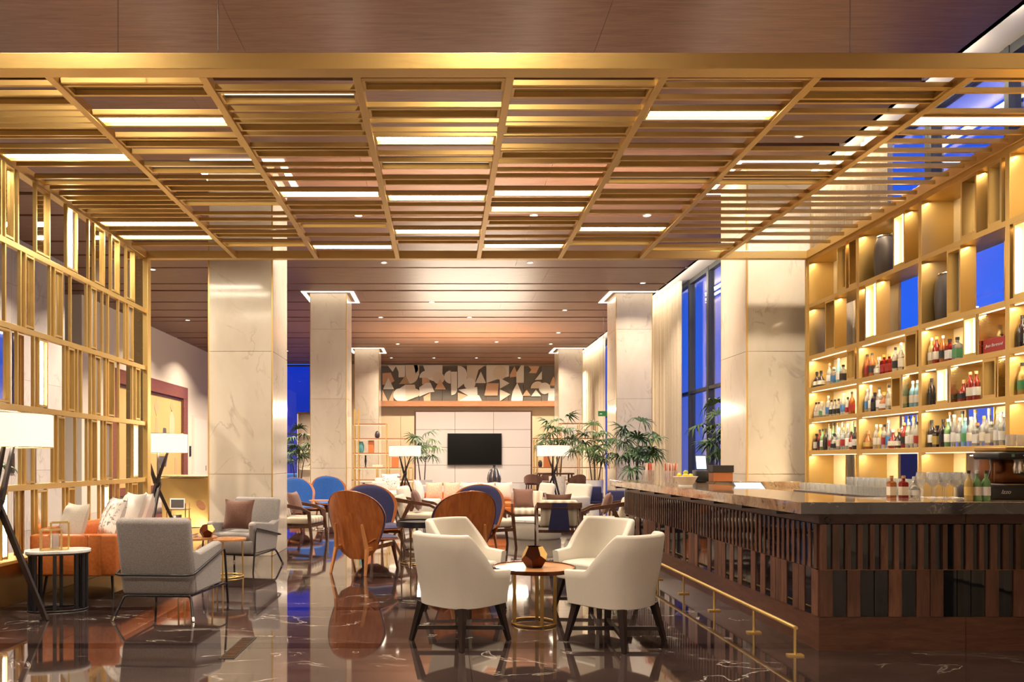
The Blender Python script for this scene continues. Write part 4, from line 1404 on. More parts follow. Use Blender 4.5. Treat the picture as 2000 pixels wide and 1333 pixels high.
pill_brown = cushion_mesh('pillow', 'brown_fabric', 0.42, 0.40, 0.16)
def make_lounge_chair(strap=True):
    t = thing('lounge_chair', 'dark wood lounge chair with striped cushions', 'chair')
    for sx in (-1, 1):
        x = sx * 0.34
        m = MB()
        m.bar((x, 0.40, 0.0), (x, 0.345, 0.53), 0.034, 0.036, (0, 1, 0), 0.038, 0.055)
        m.bar((x, 0.36, 0.525), (x, 0.20, 0.605), 0.040, 0.045, (0, 0, 1))
        m.bar((x, 0.21, 0.60), (x * 0.97, -0.44, 0.70), 0.050, 0.052, (0, 0, 1), 0.044, 0.075)
        m.build('arm', 'walnut_frame', t)
        MB().bar((x, -0.46, 0.0), (x, -0.13, 0.645), 0.034, 0.034, (0, 1, 0), 0.040, 0.075).build('leg', 'walnut_frame', t)
        MB().bar((x, 0.36, 0.30), (x, -0.30, 0.27), 0.030, 0.05).build('side_rail', 'walnut_frame', t)
    MB().bar((-0.34, 0.34, 0.30), (0.34, 0.34, 0.30), 0.03, 0.045).build('front_rail', 'walnut_frame', t)
    MB().bar((-0.34, -0.30, 0.27), (0.34, -0.30, 0.27), 0.03, 0.045).build('rear_rail', 'walnut_frame', t)
    MB().bar((-0.34, -0.44, 0.69), (0.34, -0.44, 0.69), 0.035, 0.085).build('top_rail', 'walnut_frame', t)
    MB().rbox((0, 0.03, 0.385), (0.60, 0.66, 0.12), 0.04, 3).build('seat_cushion', 'stripe_fabric', t, True)
    MB().rbox((0, -0.33, 0.56), (0.58, 0.13, 0.44), 0.05, 3, Matrix.Rotation(R(16), 3, 'X')).build('back_cushion', 'stripe_fabric', t, True)
    if strap:
        m = MB()
        m.prism([(-0.17, 0.29), (0.17, 0.29), (0.115, 0.735), (-0.115, 0.735)], 0, 0.012, 'y')
        m.v = [(x, -0.335 + (z - 0.29) * -0.30 + y - 0.012, z) for x, y, z in m.v]
        m.build('back_strap', 'navy_fabric', t)
    return t

# ---- white tub chairs around the round table
tub = make_tub_chair()
u = []
TG = 'white tub chairs around the round table'
place(tub, u, (0.13, 5.90, 0), face(0.6, 0.6), 'white leather tub chair at the front left, back to the viewer', TG)
place(tub, u, (1.33, 5.87, 0), face(-0.56, 0.6), 'white leather tub chair at the front right, beside the bar', TG)
place(tub, u, (0.20, 7.08, 0), face(0.6, -0.5), 'white leather tub chair at the back left, near the walnut shell', TG)
place(tub, u, (1.42, 7.10, 0), face(-0.62, -0.5), 'white leather tub chair at the back right, facing the table', TG)
rt = thing('round_table', 'low round bronze-topped table between the white tub chairs', 'table', (0.777, 6.5, 0))
MB().lathe([(0.0, 0.468), (0.345, 0.468), (0.345, 0.486), (0.0, 0.486)], 40).build('table_top', 'copper_wood', rt, True, 30)
MB().lathe([(0.345, 0.462), (0.356, 0.462), (0.356, 0.494), (0.345, 0.494), (0.345, 0.462)], 40).build('rim', 'vessel_dark', rt, True, 30)
for a in (75, 195, 285, 345):
    MB().cb((0.178 * math.cos(R(a)), 0.178 * math.sin(R(a)), 0.235), (0.028, 0.028, 0.466)).build('leg', 'brass_dark', rt)
MB().tube([(0.185 * math.cos(2 * PI * k / 32), 0.185 * math.sin(2 * PI * k / 32), 0.012) for k in range(32)], 0.011, 8, True).build('base_ring', 'brass_dark', rt, True)
# dodecahedron vessel
def dodeca(name, label, loc, s, group=None):
    t = thing(name, label, 'vase', loc, 0.35, group)
    ph = (1 + 5 ** 0.5) / 2
    pts = [Vector((x, y, z)) for x in (-1, 1) for y in (-1, 1) for z in (-1, 1)]
    for a in (-1 / ph, 1 / ph):
        for b in (-ph, ph):
            pts += [Vector((0, a, b)), Vector((a, b, 0)), Vector((b, 0, a))]
    nrm = []
    for a in (-1, 1):
        for b in (-ph, ph):
            nrm += [Vector((0, b, a)).normalized(), Vector((a, 0, b)).normalized(), Vector((b, a, 0)).normalized()]
    q = nrm[0].rotation_difference(Vector((0, 0, -1)))
    faces = []
    for n in nrm:
        mx = max(p.dot(n) for p in pts)
        vs = [p for p in pts if p.dot(n) > mx - 1e-3]
        c = sum(vs, Vector()) / len(vs)
        x = (vs[0] - c).normalized()
        y = n.cross(x)
        vs.sort(key=lambda p: math.atan2((p - c).dot(y), (p - c).dot(x)))
        faces.append([q @ (p * s) for p in vs])
    lo = min(p.z for f in faces for p in f)
    q2 = Matrix.Rotation(0.35, 3, 'Z')
    for f in faces:
        n = (f[1] - f[0]).cross(f[2] - f[1]).normalized()
        if n.z > 0.95:
            continue
        c = sum(f, Vector()) / 5
        ins = [c + (p - c) * 0.97 for p in f]
        o = [p - Vector((0, 0, lo)) for p in ins]
        i = [p - Vector((0, 0, lo)) for p in [p * 0.96 for p in ins]]
        m = MB().add(o + i, [(0, 1, 2, 3, 4), (9, 8, 7, 6, 5)] + [(k, (k + 1) % 5, 5 + (k + 1) % 5, 5 + k) for k in range(5)])
        m.build('facet', 'brass' if abs((q2 @ n).x) > 0.72 and n.z > 0.1 else 'vessel_dark', t)
    return t
dodeca('faceted_vessel', 'faceted bronze and gold vessel on the round table', (0.777, 6.47, 0.487), 0.066)

# ---- walnut shell chairs
sh = make_shell_chair()
u = []
SG = 'walnut shell chairs with navy upholstery'
place(sh, u, (-0.99, 9.60, 0), face(0.50, 0.85), 'walnut shell chair showing its wooden back, left of black table', SG)
place(sh, u, (0.18, 9.45, 0), face(-0.42, 0.9), 'walnut shell chair showing its wooden back, behind white tub chair', SG)
place(sh, u, (-0.98, 11.35, 0), face(0.55, -0.83), 'navy upholstered shell chair facing the black round table', SG)
place(sh, u, (0.44, 11.25, 0), face(-0.35, -0.9), 'navy shell chair whose top shows above the walnut back', SG)
place(sh, u, (-3.12, 14.4, 0), face(0.6, 0.8), 'walnut shell chair half hidden behind the first marble column', SG)
sb = make_shell_chair('blue_fabric')
u = []
place(sb, u, (-2.98, 16.2, 0), face(0.75, -0.66), 'bright blue shell chair beside the marble column, nearer one', 'bright blue shell chairs')
place(sb, u, (-2.62, 17.7, 0), face(0.45, -0.9), 'bright blue shell chair in front of the second column, farther one', 'bright blue shell chairs')
def disc_table(name, label, loc, r, h, topmat, legmat, rim=None, legs=3, th=0.02):
    t = thing(name, label, 'table', loc)
    MB().lathe([(0.0, h - th), (r, h - th), (r, h), (0.0, h)], 36).build('table_top', topmat, t, True, 30)
    if rim:
        MB().lathe([(r, h - th - 0.03), (r + 0.012, h - th - 0.03), (r + 0.012, h + 0.018), (r, h + 0.018), (r, h - th - 0.03)], 36).build('rim', rim, t, True, 30)
    for k in range(legs):
        a = 2 * PI * k / legs + 0.5
        MB().tube([(r * 0.8 * math.cos(a), r * 0.8 * math.sin(a), h - th - 0.001), (r * 0.85 * math.cos(a), r * 0.85 * math.sin(a), 0)], 0.010, 8).build('leg', legmat, t, True)
    MB().tube([(r * 0.84 * math.cos(2 * PI * k / 28), r * 0.84 * math.sin(2 * PI * k / 28), 0.012) for k in range(28)], 0.008, 6, True).build('base_ring', legmat, t, True)
    return t
disc_table('tray_table', 'round black tray table between the walnut shell chairs', (-0.33, 10.35, 0), 0.30, 0.56, 'black', 'brass_dark', 'black_metal', 5, 0.03)
t_ = disc_table('pedestal_table', 'small round copper table in front of the blue chairs', (-2.5, 15.35, 0), 0.22, 0.60, 'copper_wood', 'steel', None, 1)

# ---- grey armchairs
ga = make_grey_chair()
u = []
place(ga, u, (-2.50, 7.02, 0), face(0.06, 1), 'grey armchair with its back to the viewer beside the sofa', 'grey upholstered armchairs')
place(ga, u, (-2.62, 9.92, 0), face(-0.22, -1), 'grey armchair facing the viewer in front of the marble column', 'grey upholstered armchairs')
def pillow(me, x, y, z, rx, rz, label, group=None):
    return tag(ob('pillow', me, None, (x, y, z), (rx, 0, rz)), label, 'pillow', group)
a2 = face(-0.22, -1)
pillow(pill_brown, -2.66, 9.83, 0.70, R(-14), R(-12), 'brown pillow resting on the grey armchair by the column')

# ---- nested copper tables
disc_table('side_table', 'taller copper side table carrying the gold ornament', (-2.86, 8.62, 0), 0.28, 0.53, 'copper_wood', 'brass', None, 3)
disc_table('side_table', 'lower copper side table before the grey armchair', (-2.60, 9.13, 0), 0.22, 0.46, 'copper_wood', 'brass', None, 3)
dodeca('faceted_vessel', 'faceted gold ornament on the copper side table', (-2.68, 8.60, 0.531), 0.052)
for i in range(3):
    tag(MB().cb((0, 0, 0.006), (0.24, 0.17, 0.012)).build('magazine', ('art_cream', 'white_paint', 'art_tan')[i]), ('lowest magazine under the stack on the copper side table', 'middle white magazine of the stack on the copper table', 'top tan magazine of the stack on the copper table')[i], 'magazine', 'magazines on the copper table').location = (-2.93, 8.60, 0.531 + i * 0.0125)

# ---- orange leather sofa against the screen
def make_sofa(name, label, loc, rz, L, mat, group=None):
    """local: seat faces +X, runs along Y from 0 to L, back at x=0"""
    s = thing(name, label, 'sofa', loc, rz, group)
    D = 0.86
    MB().rbox((D / 2, L / 2, 0.33), (D, L - 0.24, 0.16), 0.03, 3).build('seat_base', mat, s, True)
    nc = max(2, round(L / 0.8))
    cl = (L - 0.28) / nc
    for k in range(nc):
        MB().rbox((0.52, 0.14 + cl * (k + 0.5), 0.45), (0.66, cl - 0.01, 0.13), 0.035, 3).build('seat_cushion', mat, s, True)
    MB().rbox((0.10, L / 2, 0.50), (0.18, L - 0.26, 0.42), 0.04, 3).build('backrest', mat, s, True)
    for y in (0.065, L - 0.065):
        MB().rbox((D / 2, y, 0.452), (D, 0.13, 0.415), 0.028, 3).build('arm', mat, s, True)
    for y in (0.16, L - 0.16):
        for x in (0.10, D - 0.10):
            MB().bar((x, y, 0.25), (x + (0.03 if x > 0.4 else -0.02), y + (-0.05 if y < 1 else 0.05), 0.0), 0.022, 0.022, (0, 1, 0), 0.014, 0.014).build('leg', 'black_metal', s)
    return s
so = make_sofa('leather_sofa', 'orange leather sofa along the brass screen', (-4.13, 7.55, 0), 0, 2.3, 'leather_orange', 'orange leather sofas')
for y in (0.0,):
    MB().box(0.555, 0.585, -0.004, 0.012, 0.255, 0.652).box(0.60, 0.72, -0.003, 0.012, 0.255, 0.652).build('strap', 'leather_orange', so)
pw = cushion_mesh('pillow', 'white_fabric', 0.56, 0.50, 0.20)
pp = cushion_mesh('pillow', 'pattern_fabric', 0.48, 0.46, 0.17)
pc = cushion_mesh('pillow', 'cream_fabric', 0.46, 0.44, 0.18)
PG = 'pillows on the orange leather sofas'
pillow(pc, -3.84, 7.86, 0.745, R(-16), R(-38), 'cream pillow nearest the viewer on the orange sofa by the screen', PG)
pillow(pp, -3.58, 8.20, 0.785, R(-20), R(-48), 'white pillow with black crackle pattern on the sofa', PG)
pillow(pw, -3.60, 8.70, 0.795, R(-20), R(-46), 'large white pillow in the middle of the sofa by the screen', PG)
pillow(pw, -3.70, 9.35, 0.765, R(-16), R(-60), 'large white pillow at the far end of the sofa by the screen', PG)

# ---- black oval marble-top table and lantern
ot = thing('oval_table', 'oval white marble side table on fluted black legs', 'table', (-3.62, 7.12, 0), R(16))
def stadium(a, b, n=10):
    pts = []
    for k in range(n + 1):
        t = -PI / 2 + PI * k / n
        pts.append((a - b + b * math.cos(t), b * math.sin(t)))
    for k in range(n + 1):
        t = PI / 2 + PI * k / n
        pts.append((-(a - b) + b * math.cos(t), b * math.sin(t)))
    return pts
MB().prism(stadium(0.285, 0.17), 0.535, 0.565, 'z').build('table_top', 'white_marble', ot, True, 40, 0.006)
MB().prism(stadium(0.275, 0.16), 0.522, 0.5345, 'z').build('apron', 'black_metal', ot)
for sx in (-1, 1):
    for k in range(5):
        a = R(-60 + 30 * k)
        MB().tube([(sx * (0.11 + 0.13 * math.cos(a)), 0.13 * math.sin(a), 0.012), (sx * (0.11 + 0.13 * math.cos(a)), 0.13 * math.sin(a), 0.522)], 0.020, 8).build('leg_flute', 'black_metal', ot, True)
for sy_ in (-1, 1):
    MB().bar((0.0, sy_ * 0.145, 0.012), (0.0, sy_ * 0.145, 0.522), 0.03, 0.02).build('leg', 'black_metal', ot)
MB().tube([(p[0], p[1], 0.008) for p in stadium(0.255, 0.15)], 0.008, 6, True).build('base_ring', 'black_metal', ot, True)
ln = thing('brass_lantern', 'open brass frame lantern with glass cylinder on the oval table', 'lantern', (-3.64, 7.10, 0.566), R(24))
def cage(m, cx, cy, w, h, r=0.005):
    c = [(cx - w, cy - w), (cx + w, cy - w), (cx + w, cy + w), (cx - w, cy + w)]
    for k in range(4):
        a, b = c[k], c[(k + 1) % 4]
        m.bar((*a, 0), (*a, h), 2 * r, 2 * r)
        m.bar((*a, h), (*b, h), 2 * r, 2 * r)
        m.bar((*a, r), (*b, r), 2 * r, 2 * r)
    return m
cage(MB(), -0.03, -0.01, 0.085, 0.19).build('cage', 'brass_pale', ln)
cage(MB(), 0.04, 0.03, 0.075, 0.25).build('cage', 'brass', ln)
MB().box(-0.11, 0.11, -0.09, 0.10, 0, 0.006).build('tray', 'brass', ln)
MB().lathe([(0.035, 0.007), (0.035, 0.15), (0.033, 0.15), (0.033, 0.007)], 16).build('glass_cylinder', 'clear_glass', ln, True)

# ---- floor lamps
def make_lamp():
    t = thing('floor_lamp', 'drum shade floor lamp on crossed tripod legs', 'lamp')
    for k in range(3):
        a = 2 * PI * k / 3 + 0.35
        c, s_ = math.cos(a), math.sin(a)
        tz = 1.05
        ca, sa = math.cos(a + PI + 0.30), math.sin(a + PI + 0.30)
        MB().bar((c * 0.43, s_ * 0.43, 0.0), (-c * 0.02 - s_ * 0.03, -s_ * 0.02 + c * 0.03, tz), 0.030, 0.040, (0, 0, 1), 0.036, 0.05).bar((-c * 0.02 - s_ * 0.03, -s_ * 0.02 + c * 0.03, tz), (ca * 0.18, sa * 0.18, 1.53), 0.036, 0.05, (0, 0, 1), 0.022, 0.03).build('leg', 'dark_leg', t)
    MB().tube([(0, 0, 1.0), (0, 0, 1.70)], 0.007, 8).build('rod', 'brass_dark', t, True)
    m = MB().lathe([(0.44, 1.515), (0.44, 1.805)], 48)
    m.f = [f for f in m.f if len(f) == 4]
    m.build('lamp_shade', 'lamp_shade', t, True, 80)
    for z in (1.515, 1.805):
        MB().tube([(0.44 * math.cos(2 * PI * k / 40), 0.44 * math.sin(2 * PI * k / 40), z) for k in range(40)], 0.004, 5, True).build('shade_rim', 'brass_pale', t, True)
    for k in range(3):
        a = 2 * PI * k / 3
        MB().bar((0, 0, 1.70), (0.44 * math.cos(a), 0.44 * math.sin(a), 1.79), 0.006, 0.006).build('shade_spider', 'brass_dark', t)
    MB().lathe([(0.0, 1.58), (0.05, 1.61), (0.055, 1.65), (0.0, 1.70)], 12).build('bulb', 'led_soft', t, True)
    l = bpy.data.lights.new('lamp_light', 'POINT')
    l.energy = 26
    l.color = (1, 0.82, 0.6)
    l.shadow_soft_size = 0.08
    lo = bpy.data.objects.new('lamp_light', l)
    COL.objects.link(lo)
    lo.parent = t
    lo.location = (0, 0, 1.66)
    return t
lp = make_lamp()
u = []
LG = 'drum shade floor lamps'
place(lp, u, (-3.90, 6.62, 0), R(-20), 'white drum shade floor lamp cut off by the left edge', LG)
place(lp, u, (-4.38, 11.6, 0), R(10), 'white drum shade floor lamp at the end of the screen', LG)
place(lp, u, (-1.06, 20.9, 0), R(0), 'white drum shade floor lamp left of the television', LG)
place(lp, u, (2.99, 20.6, 0), R(40), 'white drum shade floor lamp right of the television', LG)

# ---- wood lounge chairs
lc = make_lounge_chair()
u = []
WG = 'dark wood lounge chairs with striped cushions'
place(lc, u, (-2.50, 13.0, 0), face(1, -0.22), 'dark wood lounge chair by the first column, facing right', WG)
place(lc, u, (1.86, 12.35, 0), face(0.08, 1), 'dark wood lounge chair showing its navy back strap', WG)
place(lc, u, (0.72, 12.35, 0), face(1, 0.12), 'dark wood lounge chair behind the walnut shell, facing right', WG)
place(lc, u, (2.70, 12.80, 0), face(-1, 0.2), 'dark wood lounge chair beside the far bar end, facing left', WG)
place(lc, u, (-0.42, 13.9, 0), face(1, -0.1), 'dark wood lounge chair at centre left, facing right', WG)
place(lc, u, (1.72, 15.2, 0), face(-0.1, -1), 'dark wood lounge chair facing the viewer, farther back', WG)
BG = 'brown pillows on the wood lounge chairs'
pillow(pill_brown, -2.55, 13.01, 0.675, R(-18), face(1, -0.22) + PI, 'brown pillow on the wood chair by the first column', BG)
pillow(pill_brown, 1.86, 12.27, 0.675, R(18), 0.0, 'brown pillow topping the chair with the navy strap', BG)
pillow(pill_brown, 2.76, 12.79, 0.675, R(-18), face(-1, 0.2) + PI, 'brown pillow on the wood chair by the bar end', BG)
pillow(pill_brown, -0.49, 13.89, 0.675, R(-18), face(1, -0.1) + PI, 'brown pillow on the wood chair at centre left', BG)
pillow(pill_brown, 1.62, 15.36, 0.64, R(-18), 0.0, 'brown pillow on the wood chair facing the viewer', BG)
dt = thing('drum_table', 'low round pale drum coffee table among the wood chairs', 'table', (1.65, 13.75, 0))
MB().lathe([(0.0, 0.0), (0.46, 0.0), (0.48, 0.03), (0.48, 0.31), (0.0, 0.31)], 36).build('drum_body', 'cream_fabric', dt, True, 40)
MB().lathe([(0.0, 0.311), (0.50, 0.311), (0.50, 0.345), (0.0, 0.345)], 36).build('drum_top', 'white_marble', dt, True, 40)

# ================================================================== FAR LOUNGE
so2 = make_sofa('leather_sofa', 'orange leather sofa facing the viewer in the far lounge', (-0.55, 16.95, 0), R(-90), 2.2, 'leather_orange', 'orange leather sofas')
pch = cushion_mesh('pillow', 'peach_fabric', 0.46, 0.44, 0.18)
for i, (x, me, lb) in enumerate(((-0.20, pch, 'leftmost peach pillow on the far orange sofa'), (0.18, pch, 'second peach pillow on the far orange sofa'), (0.56, pc, 'cream pillow at the middle of the far orange sofa'), (0.94, pc, 'cream pillow second from the right on the far orange sofa'), (1.315, pc, 'rightmost cream pillow on the far orange sofa'))):
    pillow(me, x, 16.50, 0.735, R(-16), 0, lb, PG).scale = (0.82, 0.9, 0.92)
def make_cream_chair():
    t = thing('cream_armchair', 'cream armchair', 'armchair')
    MB().rbox((0, 0.0, 0.32), (0.74, 0.76, 0.20), 0.06, 3).build('seat_base', 'cream_fabric', t, True)
    MB().rbox((0, 0.04, 0.45), (0.56, 0.62, 0.10), 0.04, 3).build('seat_cushion', 'white_fabric', t, True)
    MB().rbox((0, -0.34, 0.60), (0.76, 0.16, 0.56), 0.07, 4, Matrix.Rotation(R(12), 3, 'X')).build('backrest', 'cream_fabric', t, True)
    for sx in (-1, 1):
        MB().rbox((sx * 0.34, 0.0, 0.46), (0.12, 0.72, 0.30), 0.05, 3).build('arm', 'cream_fabric', t, True)
        for sy_ in (-1, 1):
            MB().bar((sx * 0.28, sy_ * 0.28, 0.24), (sx * 0.31, sy_ * 0.31, 0), 0.035, 0.035, (0, 1, 0), 0.02, 0.02).build('leg', 'walnut_frame', t)
    return t
cc = make_cream_chair()
u = []
CG = 'cream armchairs of the far lounge'
place(cc, u, (-0.45, 15.50, 0), face(1, -0.15), 'cream armchair with bright white pillow left of the far orange sofa', CG)
place(cc, u, (-1.25, 18.9, 0), face(0.9, -0.3), 'cream armchair at the left end of the console table', CG)
place(cc, u, (2.05, 17.6, 0), face(-0.95, -0.2), 'cream armchair right of the far orange sofa', CG)
place(cc, u, (2.75, 16.9, 0), face(-0.8, -0.5), 'cream armchair beside the marble planter', CG)
pillow(pw, -0.50, 15.51, 0.785, R(-14), face(1, -0.15) + PI, 'bright white pillow on the cream armchair left of the far sofa').scale = (0.78, 0.9, 0.9)
con = thing('console_table', 'long pale console table behind the far orange sofa', 'table', (0.5, 19.0, 0))
MB().box(-1.2, 1.2, -0.2, 0.2, 0.74, 0.78).build('table_top', 'white_marble', con, bevel=0.004)
for x in (-1.15, 1.15):
    for y in (-0.17, 0.17):
        MB().cb((x, y, 0.37), (0.03, 0.03, 0.74)).build('leg', 'brass_dark', con)
MB().box(-1.15, 1.15, -0.16, 0.16, 0.20, 0.22).build('lower_shelf', 'brass_dark', con)
vs = thing('striped_vase', 'dark striped gourd vase on the console before the television', 'vase', (1.27, 18.95, 0.781))
n = 36
m = MB().lathe([(0.13, 0), (0.155, 0.03), (0.175, 0.16), (0.15, 0.30), (0.09, 0.40), (0.035, 0.44), (0.03, 0.48), (0.045, 0.50)], n)
for j in range(0, n, 2):
    for k in range(6):
        x_, y_, z_ = m.v[k * n + j]
        m.v[k * n + j] = (x_ * 0.92, y_ * 0.92, z_)
m.build('vase_body', 'vase_dark', vs, True, 25)
for j in range(0, n, 4):
    t = 2 * PI * (j + 1) / n
    c, s_ = math.cos(t), math.sin(t)
    MB().tube([(0.156 * c, 0.156 * s_, 0.03), (0.176 * c, 0.176 * s_, 0.16), (0.151 * c, 0.151 * s_, 0.30), (0.09 * c, 0.09 * s_, 0.40)], 0.006, 5).build('rib', 'steel', vs, True)
tr = thing('tray', 'dark tray of books on the console left of the vase', 'tray', (0.05, 18.95, 0.781))
MB().box(-0.14, 0.14, -0.10, 0.10, 0, 0.012).build('tray_base', 'black', tr)
MB().box(-0.11, 0.11, -0.07, 0.07, 0.013, 0.06).build('book_pair', 'brown_fabric', tr)
bl_ = tag(MB().rbox((0, 0, 0.13), (0.34, 0.30, 0.26), 0.03, 3).build('navy_stool', 'navy_fabric', None, True), 'navy cube stool top right of the far sofa', 'stool')
bl_.location = (1.95, 18.6, 0.30)
for x in (-0.12, 0.12):
    for y in (-0.1, 0.1):
        MB().bar((x, y, 0.0), (x, y, -0.30), 0.02, 0.02).build('leg', 'black_metal', bl_)

# ---- television wall
YT = 26.0
tvw = struct('wall_television', 'white panelled television wall with brown border', MB().box(-1.0, 3.05, YT + 0.02, YT + 0.25, 0, 3.12), 'trim_brown')
for i, (x0, x1) in enumerate(((-0.95, 0.40), (0.40, 1.72), (1.72, 3.0))):
    for j in range(5):
        z0 = 0.02 + j * 0.61
        MB().box(x0 + 0.006, x1 - 0.006, YT, YT + 0.02, z0 + 0.006, z0 + 0.604).build('white_panel', 'tv_panel', tvw)
def tvp(px, py):
    return (px - CX) * (YT - 0.1) / F, EYE - (py - CY) * (YT - 0.1) / F
x0, z1 = tvp(874, 847)
x1, z0 = tvp(980, 908.5)
tv = thing('television', 'large black flat television on the white panel wall', 'television', ((x0 + x1) / 2, YT - 0.07, (z0 + z1) / 2))
w, h = (x1 - x0), (z1 - z0)
MB().rbox((0, 0, 0), (w, 0.05, h), 0.008, 2).build('casing', 'black', tv, True)
MB().box(-w / 2 + 0.02, w / 2 - 0.02, -0.028, -0.0255, -h / 2 + 0.03, h / 2 - 0.02).build('display', 'screen_black', tv)
MB().cb((0, 0.045, 0), (w * 0.4, 0.04, h * 0.5)).build('wall_mount', 'black_metal', tv)

# ---- geometric relief frieze high on the end wall
def fp(px, py):
    d = YB - 0.1
    return (px - CX) * d / F, EYE - (py - CY) * d / F
fz = thing('relief_frieze', 'geometric relief frieze of cream, peach and grey shapes', 'wall art', (0, YB - 0.18, 0))
fx0, fz1 = fp(740, 713)
fx1, fz0 = fp(1098, 786)
ed = [740, 791, 819, 864, 893, 949, 993, 1022, 1057, 1098]
for i, (a, b) in enumerate(zip(ed[:-1], ed[1:])):
    xa, xb = fp(a, 700)[0], fp(b, 700)[0]
    MB().box(xa + 0.008, xb - 0.008, 0.03, 0.10, 4.06, ZC - 0.1).build('backing_panel', 'art_grey', fz)
def q2(px, py):  # crop (2000x556 over 740..1100 x 700..800)
    return fp(740 + px * 0.18, 700 + py * 0.18)
lay = [0]
def shape(pts, mat, dep=0.05):
    lay[0] += 1
    dd = dep + (lay[0] % 5) * 0.004
    MB().prism([q2(*p) for p in pts], 0.03 - dd, 0.03, 'y').build('relief_shape', mat, fz)
def arc(cx, cy, r, a0, a1, n=14):
    return [(cx + r * math.cos(R(a0 + (a1 - a0) * k / n)), cy + r * math.sin(R(a0 + (a1 - a0) * k / n))) for k in range(n + 1)]
A, B_, C_, D_ = 'art_white', 'art_cream', 'art_peach', 'art_tan'
shape([(95, 80), (285, 80), (285, 210), (215, 210), (215, 150), (185, 90), (150, 150)], A)
shape([(290, 80), (437, 80), (437, 180)] + arc(330, 180, 100, 10, 90) + [(290, 270)], B_)
shape([(480, 80), (690, 80), (690, 160)] + arc(600, 160, 90, 0, 150), A)
shape(arc(515, 215, 75, 180, 360), A, 0.07)
shape([(470, 215), (550, 215), (550, 285), (470, 285)], C_)
shape([(510, 270), (560, 270), (605, 368), (545, 375), (440, 420), (440, 320)], A, 0.06)
shape(arc(650, 220, 62, 0, 360, 20), B_, 0.06)
shape([(665, 230), (725, 340), (608, 340)], C_, 0.08)
shape(arc(778, 208, 70, 90, 270), A, 0.06)
shape([(780, 150), (848, 150), (848, 340)] + arc(790, 345, 58, 0, 95), A, 0.055)
shape([(40, 165), (130, 160), (170, 250), (100, 290), (40, 290)], C_, 0.03)
shape([(105, 215), (165, 338), (48, 338)], A, 0.08)
shape(arc(225, 400, 68, 90, 270) + [(290, 290), (290, 470)], A, 0.05)
shape([(290, 290), (390, 290)] + arc(400, 380, 45, 270, 450) + [(290, 470)], B_, 0.05)
shape([(40, 345), (100, 470), (40, 470)], C_, 0.04)
shape([(160, 345), (160, 470), (105, 470)], D_, 0.04)
shape([(290, 190), (335, 280), (220, 285)], D_, 0.06)
shape([(560, 375), (560, 470), (490, 470), (485, 420)], C_, 0.05)
shape([(855, 80)] + arc(860, 180, 95, 270, 360) + [(950, 260), (855, 330)], A, 0.05)
shape([(955, 80), (1150, 80), (1080, 130), (1045, 260), (955, 260)], B_, 0.05)
shape(arc(985, 280, 62, 0, 360, 20), A, 0.07)
shape([(1105, 150), (1160, 272), (1045, 272)], A, 0.08)
shape([(1165, 80), (1410, 80), (1410, 200), (1300, 225), (1165, 272)], A, 0.04)
shape(arc(1310, 160, 75, 0, 360, 22), B_, 0.06)
shape([(1170, 275), (1300, 275), (1285, 408), (1143, 408)], C_, 0.08)
shape([(860, 345), (1065, 315), (1070, 405), (970, 410)], A, 0.05)
shape([(855, 375), (970, 412), (855, 470)], C_, 0.05)
shape([(975, 405), (1085, 405), (1118, 470), (860, 470)], A, 0.06)
shape([(1310, 220), (1415, 275), (1310, 335)], A, 0.07)
shape([(1310, 340), (1425, 395), (1310, 470)], B_, 0.07)
shape([(1470, 90), (1510, 200), (1420, 210), (1420, 180)], C_, 0.05)
shape([(1540, 80), (1570, 80), (1570, 270), (1490, 270), (1490, 160)], A, 0.05)
shape([(1620, 90), (1740, 90), (1705, 165), (1625, 165), (1650, 130)], C_, 0.06)
shape([(1500, 270), (1560, 420), (1555, 470), (1430, 470), (1450, 360)], A, 0.05)
shape([(1765, 145), (1765, 235), (1690, 240)], A, 0.06)
shape(arc(1720, 330, 75, 180, 360), B_, 0.06)
shape(arc(1795, 330, 62, 0, 360, 20), A, 0.07)
shape([(1600, 345), (1645, 410), (1555, 410)], C_, 0.06)
shape([(1700, 345), (1755, 415), (1650, 415)], A, 0.06)
shape([(1840, 330), (1900, 330), (1930, 470), (1830, 470)], A, 0.05)
shape([(1890, 200), (1935, 300), (1845, 300)], C_, 0.06)
shape([(420, 80), (430, 130), (400, 170), (380, 80)], B_, 0.05)

# ---- bookcases either side of the television
def bookcase(name, label, ox, boards, posts, items, Y):
    t = thing(name, label, 'bookcase', (ox, Y, 0))
    def cv(px, py):
        return (px - CX) * Y / F - ox, EYE - (py - CY) * Y / F
    for a, b, py in boards:
        xa, z = cv(a, py)
        xb, _ = cv(b, py)
        MB().box(xa, xb, -0.16, 0.16, z - 0.025, z + 0.015).build('shelf', 'ledge_wood', t)
        MB().box(xa + 0.02, xb - 0.02, 0.10, 0.115, z - 0.036, z - 0.026).build('light_strip', 'led_soft', t)
    for a, p0 in posts:
        xa, z = cv(a, p0)
        for y in (-0.15, 0.15):
            MB().box(xa - 0.014, xa + 0.014, y - 0.012, y + 0.012, 0, z).build('post', 'brass', t)
    return t, cv
YK = 24.6
bkl, cv = bookcase('open_bookcase', 'open brass and wood bookcase left of the television', -2.0,
    [(690, 755, 829), (690, 798, 857.5), (690, 762, 886), (690, 806, 914.5), (688, 806, 938)], [(693, 800), (701, 800), (755, 829), (760, 886), (798, 857), (736, 914), (806, 914)], None, YK)
bkr, cvr = bookcase('open_bookcase', 'open brass and wood bookcase right of the television', 4.0,
    [(1040, 1160, 857), (1092, 1168, 828), (1040, 1176, 914), (1040, 1176, 938)], [(1043, 857), (1049, 857), (1095, 828), (1130, 828), (1165, 828), (1174, 914)], None, YK)
